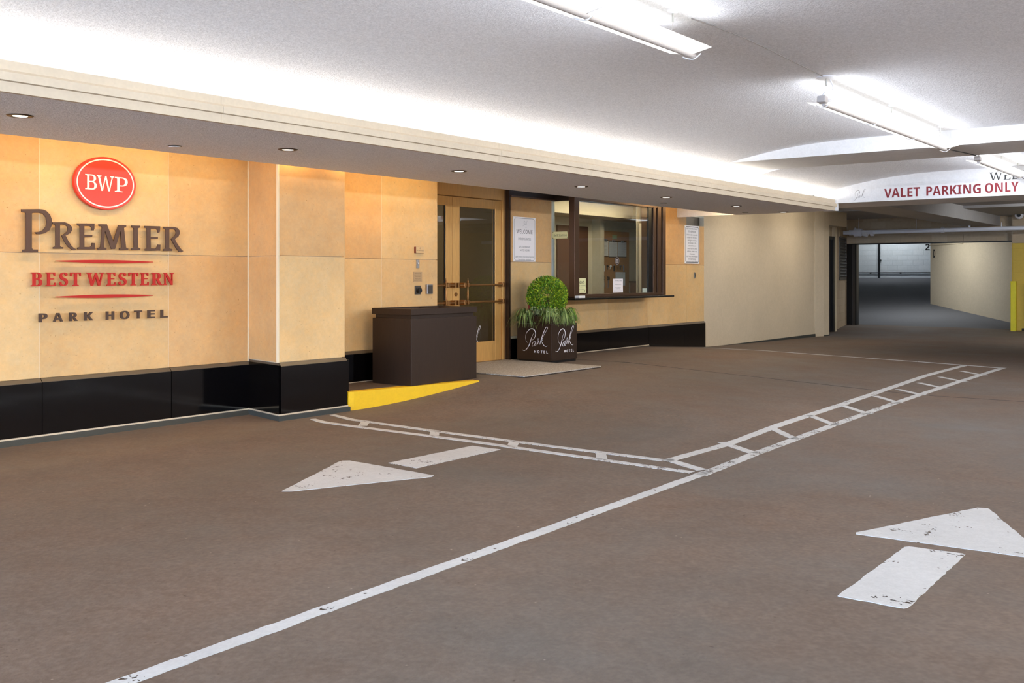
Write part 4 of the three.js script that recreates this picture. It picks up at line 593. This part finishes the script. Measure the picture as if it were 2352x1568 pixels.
  const tuft = (A, B, n, face, label, m1, m2, len = .3) => { const o = thing('grass_tuft', label, 'plant', 'trailing plants in the square planter'), l = [[], []]; for (let i = 0; i < n; i++) { const a = face + rnd(-1.5, 1.5), d = new THREE.Vector3(Math.cos(a), 0, -Math.sin(a)); l[i % 2].push(blade(V(A + rnd(-.03, .03), .805, B + rnd(-.03, .03)), d, len * rnd(.6, 1.15), rnd(.06, .16), rnd(.004, .0075))); } mesh('blades', mergeGeometries(l[0]), m1, o); mesh('pale_blades', mergeGeometries(l[1]), m2, o); return o; };
  const W = Math.PI;      // pi = towards -A, -pi/2 = towards the drive (B decreasing)
  tuft(a0 + .07, b0 + s - .1, 80, W, 'arching grassy plant at the wall side of the planter', M.grass, M.grassPale, .3);
  tuft(a0 + .08, b0 + .1, 80, W * 1.25, 'arching grassy plant at the front corner of the planter', M.grass, M.grassPale, .22);
  tuft(a0 + .33, b0 + .07, 120, -W / 2, 'dense pale grassy plant spilling over the drive side of the planter', M.grass, M.grassPale, .24);
  tuft(a0 + s - .09, b0 + .09, 90, -W / 3, 'fine bright green plant at the far front corner of the planter', M.leafMid, M.grass, .22);
  const sg = thing('sage_plant', 'grey-green leafy plant under the boxwood ball', 'plant', 'trailing plants in the square planter'), sl = [], st = [];
  for (let i = 0; i < 60; i++) { const o = V(a0 + .05 + rnd(0, .2), .81, b0 + .06 + rnd(0, .45)), e = o.clone().add(new THREE.Vector3(rnd(-.12, .03), rnd(.05, .17), rnd(-.02, .12))); st.push(cyl(o, e, .0025, 5)); for (let k = 0; k < 6; k++) { q.setFromUnitVectors(Y, new THREE.Vector3(rnd(-1, 1), rnd(-.2, .8), rnd(-1, 1)).normalize()); const z = rnd(.025, .042); sl.push(base.clone().applyMatrix4(new THREE.Matrix4().compose(o.clone().lerp(e, rnd(.4, 1)), q, new THREE.Vector3(z * .9, z, z)))); } }
  mesh('leaves', mergeGeometries(sl), M.sage, sg); mesh('stems', merge(st), M.stem, sg);
  for (const [i, [A, B]] of [[a0 + .05, b0 + s - .17], [a0 + s - .06, b0 + .17]].entries()) { const o = thing('bromeliad', i ? 'red bud plant at the far side of the planter' : 'red stemmed plant at the wall side of the planter', 'plant', 'trailing plants in the square planter'); mesh('bud', lathe([[.001, 0], [.014, .02], [.018, .06], [.01, .1], [.001, .12]], V(A, .87, B), 10), M.budRed, o); mesh('stem', cyl(V(A, .8, B), V(A, .88, B), .005, 6), M.stem, o); }
}
// ------------------------------------------------------------------ beyond: beige wall, service door, block walls, garage mouth
function blocks(parent, len, y0, y1, place, mats, mortar, bw = .406, bh = .203, name = 'concrete_block') {
  for (let j = 0, y = y0; y < y1 - .02; j++, y += bh) for (let x = (j % 2 ? -bw / 2 : 0); x < len - .01; x += bw) { const x0 = Math.max(0, x), x1 = Math.min(len, x + bw); if (x1 - x0 < .03) continue; const g = uvM(rbox(x0 + .0018, x1 - .0018, y + .0018, Math.min(y1, y + bh) - .0018, 0, .06, .003, 1), rnd(0, 9), rnd(0, 9)); place(g); mesh(name, g, mats[rnd() < .5 ? 0 : 1], parent); }
  const back = box(0, len, y0, y1, .005, .14); place(back); mesh('mortar', back, mortar, parent);
}
{
  const w = thing('wall_beige', 'plain beige plaster wall between the stone wall and the service door', 'wall', null, 'structure');
  mesh('plaster', box(16.87, 22.5, -.1, 3.0, WR + .01, WR + .3), M.beige, w);
  mesh('pilaster', prism([[22.46, WR + .1], [22.46, WR - .0], [22.85, 8.58], [23.16, 8.57], [23.16, WR + .3]], -.12, 3.0), M.beige, w);
  const bb = thing('baseboard_beige', 'dark painted skirting line along the beige wall', 'baseboard', null, 'structure'); mesh('skirting', merge([box(16.87, 22.46, -.1, .025, WR - .012, WR + .02), box(22.85, 23.16, -.12, -.02, 8.555, 8.6)]), M.tar, bb);
  const d = thing('door_2', 'black service door in a recess beside the louvre vent', 'door', null, 'structure');
  mesh('recess', merge([box(23.16, 24.72, 2.62, 3.0, 8.7, 9.2), box(24.56, 24.66, -.1, 2.62, 8.93, 9.2)]), M.beige, d);
  mesh('door_frame', merge([box(23.2, 23.3, -.05, 2.38, 8.95, 9.1), box(24.46, 24.56, -.05, 2.38, 8.94, 9.1), box(23.2, 24.56, 2.3, 2.38, 8.95, 9.1)]), M.black, d); mesh('door_leaf', box(23.3, 24.46, -.03, 2.3, 9.0, 9.06), M.black, d); mesh('door_panel', box(23.16, 24.6, 2.38, 2.62, 9.02, 9.1), M.beige, d);
  const bw = thing('wall_block_side', 'beige painted concrete block wall holding the louvre vent', 'wall', null, 'structure');
  const A = V(24.62, 0, 9.0), E = V(27.7, 0, 9.746), L = A.distanceTo(E), ang = Math.atan2(-(E.z - A.z), E.x - A.x);
  blocks(bw, L, -.02, 3.0, g => { g.rotateY(ang); g.translate(A.x, 0, A.z); }, [M.block, M.blockB], M.mortar);
  bw.children[bw.children.length - 1].position.y = 0;
  const lv = thing('louvre_vent', 'tall dark metal louvre vent in the beige block wall', 'vent'), tr = g => { g.rotateY(ang); g.translate(A.x, 0, A.z); return g; };
  mesh('frame', merge([box(1.13, 1.18, 1.27, 2.44, -.03, .02), box(2.78, 2.83, 1.27, 2.44, -.03, .02), box(1.13, 2.83, 1.27, 1.33, -.03, .02), box(1.13, 2.83, 2.39, 2.44, -.03, .02)].map(tr)), M.darkSteel, lv); mesh('back', tr(box(1.13, 2.83, 1.27, 2.44, -.006, -.002)), M.black, lv);
  for (let i = 0; i < 13; i++) { const g = box(-.8, .8, -.004, .004, -.03, .03); g.rotateX(-.7); g.translate(1.98, 1.37 + i * .082, .018); mesh('slat', tr(g), M.darkSteel, lv); }
  const jb = single('junction_box', tr(box(.02, .12, 2.66, 2.9, -.06, 0)), M.darkSteel, 'small grey electrical box high above the service door', 'box');
  // header over the garage mouth
  const h = thing('wall_header', 'beige concrete block wall above the garage opening', 'wall', null, 'structure'), place = g => { g.rotateY(-Math.PI / 2); g.translate(27.7, 0, -9.9); };
  blocks(h, 4.45, 2.29, 3.0, place, [M.block, M.blockB], M.mortar);
  blocks(h, .16, -.02, 2.29, place, [M.block, M.blockB], M.mortar, .2);
  const fr = thing('trim_4', 'black steel frame around the garage opening', 'trim', null, 'structure'); mesh('head', box(27.66, 27.84, 2.26, 2.29, 5.46, 9.74), M.black, fr); mesh('jamb', merge([box(27.68, 27.84, -.02, 2.26, 9.6, 9.75), box(27.7, 27.9, -.02, 2.26, 9.475, 9.515)]), M.black, fr); mesh('guide_rail', box(27.72, 27.95, 0, 2.26, 9.515, 9.6), M.darkSteel, fr);
  // column with yellow paint
  const c = thing('column', 'square block column painted yellow below and beige above at the garage mouth', 'column', null, 'structure');
  const place2 = g => { g.rotateY(-Math.PI / 2); g.translate(27.4, 0, -5.42); }; blocks(c, 2.4, -.02, 2.213, place2, [M.yellowWall, M.yellowWall], M.yellowWall, .6, .3); blocks(c, 2.4, 2.216, 3.0, place2, [M.block, M.blockB], M.mortar, .6, .3);
  mesh('column_side', box(27.42, 28.0, -.02, 2.215, 5.36, 5.44), M.yellowWall, c); mesh('column_side', box(27.42, 28.0, 2.216, 3.0, 5.36, 5.44), M.block, c); mesh('tar_foot', box(27.36, 27.4, -.02, .06, 3.02, 5.2), M.tar, c);
  for (const [i, b] of [5.345, 4.93].entries()) { const p = thing('guard_post', i ? 'yellow guard angle on the far face of the yellow column' : 'yellow steel guard post on the corner of the yellow column', 'guard', 'yellow column guards'); mesh('post', rbox(27.08, 27.2, -.02, 1.235, b - .06, b + .06, .008), M.yellowGuard, p); mesh('cap', rbox(27.075, 27.205, 1.235, 1.25, b - .065, b + .065, .004), M.yellowGuard, p); }
  const cam = thing('security_camera', 'round white security camera high on the column', 'camera'); { const b = 5.247, y = 2.914, g = lathe([[.001, 0], [.06, .0], [.085, .012], [.095, .04], [.095, .12], [.001, .13]], new THREE.Vector3(), 24); g.rotateZ(Math.PI / 2); g.translate(27.38, y, -b); mesh('housing', g, M.whiteMetal, cam); const e = lathe([[.001, .0], [.032, .0], [.032, .01]], new THREE.Vector3(), 20); e.rotateZ(Math.PI / 2); e.translate(27.249, y, -b); mesh('lens', cyl(V(27.252, y, b), V(27.243, y, b), .048, 20), M.black, cam); mesh('bracket', box(27.36, 27.4, y - .03, y + .08, b - .03, b + .03), M.whiteMetal, cam); }
  // sprinkler main
  const p = thing('sprinkler_pipe', 'grey sprinkler main crossing above the garage opening', 'pipe'), pa = 26.8, py = 2.565;
  mesh('pipe_run', cyl(V(pa, py, 9.62), V(pa, py, -5), .055, 18), M.pipe, p);
  for (const [p0, p1, r0, r1] of [[[py, 9.36], [py, 9.22], .075, .075], [[py, 9.22], [py, 9.02], .115, .1], [[py - .02, 8.98], [py - .05, 8.86], .08, .08], [[py - .03, 8.78], [py - .03, 8.7], .078, .078], [[py, 6.98], [py, 6.9], .07, .07], [[py - .12, 9.2], [py + .13, 9.2], .022, .022], [[py - .12, 9.06], [py + .1, 9.06], .02, .02]]) mesh('coupling', cyl(V(pa, ...p0), V(pa, ...p1), r0, 14, r1), M.pipe, p);
  for (const [b, y, r] of [[9.1, 2.98, .008], [7.6, 2.98, .008], [6.3, 2.69, .03], [5.55, 2.72, .012]]) mesh('hanger', cyl(V(pa, py, b), V(pa, y, b), r, 10), M.pipe, p);
  single('conduit', tube([V(25.1, 2.9, 9.05), V(25.1, 2.86, 9.02), V(25.1, 2.5, 9.02), V(25.1, 2.4, 9.03)], .012, 16, 8), M.beige, 'thin beige conduit drop on the block wall above the louvre', 'conduit');
  single('conduit', merge([cyl(V(16.95, 2.75, 3.1), V(22, 2.8, 3.3), .02, 8), cyl(V(16.95, 2.72, 3.02), V(22, 2.77, 3.22), .015, 8)]), M.pipe, 'pair of grey conduits under the far ceiling beyond the lettered beam', 'conduit');
}
{ // ramp beyond the opening
  const ry = A => A < 28 ? 0 : (A - 28) * .1, r = thing('floor_ramp', 'grey concrete ramp rising beyond the garage opening', 'floor', null, 'structure');
  const g = new THREE.BufferGeometry(), pos = []; const q = (a, b, c, d) => { for (const v of [a, b, c, a, c, d]) pos.push(v.x, v.y, v.z); };
  for (let a = 28; a < 42; a += 1) q(V(a, ry(a), 4.5), V(a + 1, ry(a + 1), 4.5), V(a + 1, ry(a + 1), 15.5), V(a, ry(a), 15.5));
  g.setAttribute('position', new THREE.Float32BufferAttribute(pos, 3)); g.computeVertexNormals(); mesh('ramp_slab', uvM(g), M.ramp, r);
  const c = thing('ceiling_ramp', 'ceiling slab over the ramp', 'ceiling', null, 'structure'); { const s = new THREE.Shape([[28.0, 3.0], [42, 4.4], [42, 4.6], [28.0, 3.2]].map(p => new THREE.Vector2(...p))), e = new THREE.ExtrudeGeometry(s, { depth: 12, bevelEnabled: false }); e.translate(0, 0, -16); mesh('slab', uvM(e), M.concrete, c); }
  const w = thing('wall_white', 'white painted block wall at the top of the ramp', 'wall', null, 'structure'), place = g => { g.rotateY(-Math.PI / 2); g.translate(41, 0, -15.2); };
  blocks(w, 4.7, 1.2, 3.02, place, [M.whiteBlock, M.whiteBlockB], M.whiteMortar); mesh('upper_wall', box(41.0, 41.14, 3.02, 4.4, 10.5, 15.2), M.whiteBlock, w); mesh('wall_return', box(41, 41.2, 0, 4.6, 4.2, 10.5), M.whiteBlock, w); mesh('plaster', box(28.21, 40.9, 0, 4.6, 4.2, 4.5), M.whiteBlock, thing('wall_ramp_side', 'white wall closing the ramp hall behind the beige wall', 'wall', null, 'structure'));
  const two = glyph('2', fonts.sansB, 0, .17, 0, .25, .004); faceA(two, 40.998, 2.4, 11.28); mesh('painted_number', two, M.black, w);
  const sd = thing('wall_ramp_left', 'white side wall of the ramp', 'wall', null, 'structure'); mesh('plaster', box(27.85, 41.1, 0, 4.5, 15.2, 15.4), M.whiteBlock, sd); mesh('plaster', box(27.86, 28, 0, 3.2, 9.9, 15.3), M.beige, sd);
  const pp = thing('standpipe', 'black vertical pipe against the white block wall', 'pipe'); mesh('pipe_run', cyl(V(40.9, 1.25, 13.06), V(40.9, 4.2, 13.06), .045, 12), M.black, pp); mesh('bracket', box(40.9, 41, 2.0, 2.04, 13.0, 13.12), M.black, pp);
  const rl = thing('wall_rail', 'thin black rail along the foot of the white block wall', 'rail'); mesh('bar', box(40.93, 40.97, 1.49, 1.525, 10.2, 15.1), M.black, rl); mesh('bracket', merge([14.6, 13.4, 12.2, 11].map(b => box(40.95, 41, 1.47, 1.53, b, b + .06))), M.black, rl);
  const pts = [[28.05, 5.0], [29.2, 5.83], [31.2, 7.5], [32.85, 8.88], [33.0, 8.7], [31.4, 7.3], [29.3, 5.5], [28.05, 4.7]];
  const rw = thing('wall_ramp_right', 'beige plaster wall curving up along the ramp', 'wall', null, 'structure');
  mesh('plaster', prism(pts.slice(0, 2).concat([[30.2, 6.665], [31.2, 7.5], [31.3, 7.25], [29.3, 5.5], [28.05, 4.7]]), -.05, 3.7), M.beige, rw); mesh('plaster', prism([[31.2, 7.5], [32.85, 8.88], [33.1, 8.65], [31.3, 7.25]], .1, 3.9), M.beige, rw);
  { const a = V(31.2, 0, 7.5), e = V(32.85, 0, 8.88), ang = Math.atan2(-(e.z - a.z), e.x - a.x), L = a.distanceTo(e); const D = glyph('D', fonts.sansB, 0, .13, 0, .26, .004); D.rotateY(Math.PI + ang); void L; const pos2 = a.clone().lerp(e, .9); const n = new THREE.Vector3(-Math.sin(ang), 0, -Math.cos(ang)); D.translate(pos2.x + n.x * .004, 1.96, pos2.z + n.z * .004); mesh('painted_letter', D, M.black, rw);
    const lp = box(0, L, 2.33, 2.4, 0, .02); void lp; const led = new THREE.BoxGeometry(L, .03, .05); led.rotateY(ang); led.translate((a.x + e.x) / 2, 2.36, (a.z + e.z) / 2); mesh('ledge', led, M.beige, rw); }
  for (const [i, [A, B, y]] of [[29.9, 8.6, 2.98], [39.5, 12.4, 3.95]].entries()) {
    const l = thing('ramp_lamp', i ? 'ceiling lamp over the upper part of the ramp' : 'ceiling lamp over the lower part of the ramp', 'lamp', 'ramp ceiling lamps'); mesh('housing', box(A - .7, A + .7, y, y + .06, B - .12, B + .12), M.whiteMetal, l); mesh('glowing_panel', box(A - .68, A + .68, y - .008, y + .001, B - .1, B + .1), M.coolGlow, l);
    const r = area(DAY, i ? I_RAMP * .75 : I_RAMP * 1.1, 1.36, .2, V(A, y - .012, B), i ? V(A + 1.3, 3.3, B) : V(A + .4, 0, B - .5)); r.name = 'ramp_light'; l.add(r);
  }
}
for (const [i, A] of [17.3, 20.2].entries()) { const l = thing('far_ceiling_lamp', i ? 'flat ceiling lamp above the beige wall near the service door' : 'flat ceiling lamp above the beige wall behind the soffit', 'lamp', 'flat lamps under the far ceiling'); mesh('housing', box(A, A + 1.25, 2.93, 2.985, 7.1, 7.3), M.whiteMetal, l); mesh('glowing_panel', box(A + .02, A + 1.23, 2.92, 2.931, 7.12, 7.28), M.boothGlow, l); const r = area(new THREE.Color().setRGB(1, .92, .8), I_FAR, 1.2, .16, V(A + .625, 2.915, 7.2), V(A + .625, 1.8, 8.0)); r.name = 'far_light'; l.add(r); }
{ const A = 23.2, l = thing('far_ceiling_lamp', 'flat ceiling lamp beyond the lettered beam on the column side', 'lamp', 'flat lamps under the far ceiling'); mesh('housing', box(A - .6, A + .6, 2.93, 2.985, 2.5, 2.7), M.whiteMetal, l); mesh('glowing_panel', box(A - .58, A + .58, 2.92, 2.931, 2.52, 2.68), M.coolGlow, l); const r = area(new THREE.Color().setRGB(.95, .97, 1), I_FAR * 2.2, 1.14, .16, V(A, 2.915, 2.6), V(A + 1.6, 1.2, 4.2)); r.name = 'far_light'; l.add(r); }
{ // enclosure outside the frame
  const w = thing('wall_opposite', 'beige wall on the far side of the drive, outside the picture', 'wall', null, 'structure'); mesh('plaster', box(-4.8, 28.2, -.1, 3.2, -5.8, -5.55), M.beige, w);
  const r = thing('wall_rear', 'beige header and piers of the street mouth behind the viewer, outside the picture', 'wall', null, 'structure'); mesh('header', box(-4.9, -4.6, 2.62, 3.2, -5.8, 8.6), M.beige, r); mesh('pier', box(-4.9, -4.6, -.1, 2.62, -5.8, -4.6), M.beige, r); mesh('pier', box(-4.9, -4.6, -.1, 2.62, 7.2, 8.6), M.beige, r);
  const g = thing('street_pavement', 'pale pavement outside the street mouth behind the viewer', 'pavement', null, 'structure'); mesh('slab', box(-40, -8, -.15, -.02, -30, 30), M.concrete, g);
  const e = thing('wall_far', 'beige wall closing the bay beside the yellow column', 'wall', null, 'structure'); mesh('plaster', box(28.0, 28.2, -.1, 3.2, -5.6, 5.0), M.beige, e);
  const c = thing('ceiling_roof', 'structural slab above the soffit and rooms', 'ceiling', null, 'structure'); mesh('slab', box(-4.9, 28.2, 3.2, 3.35, -5.8, 12.6), M.concrete, c);
}
renderer.render(scene, camera);
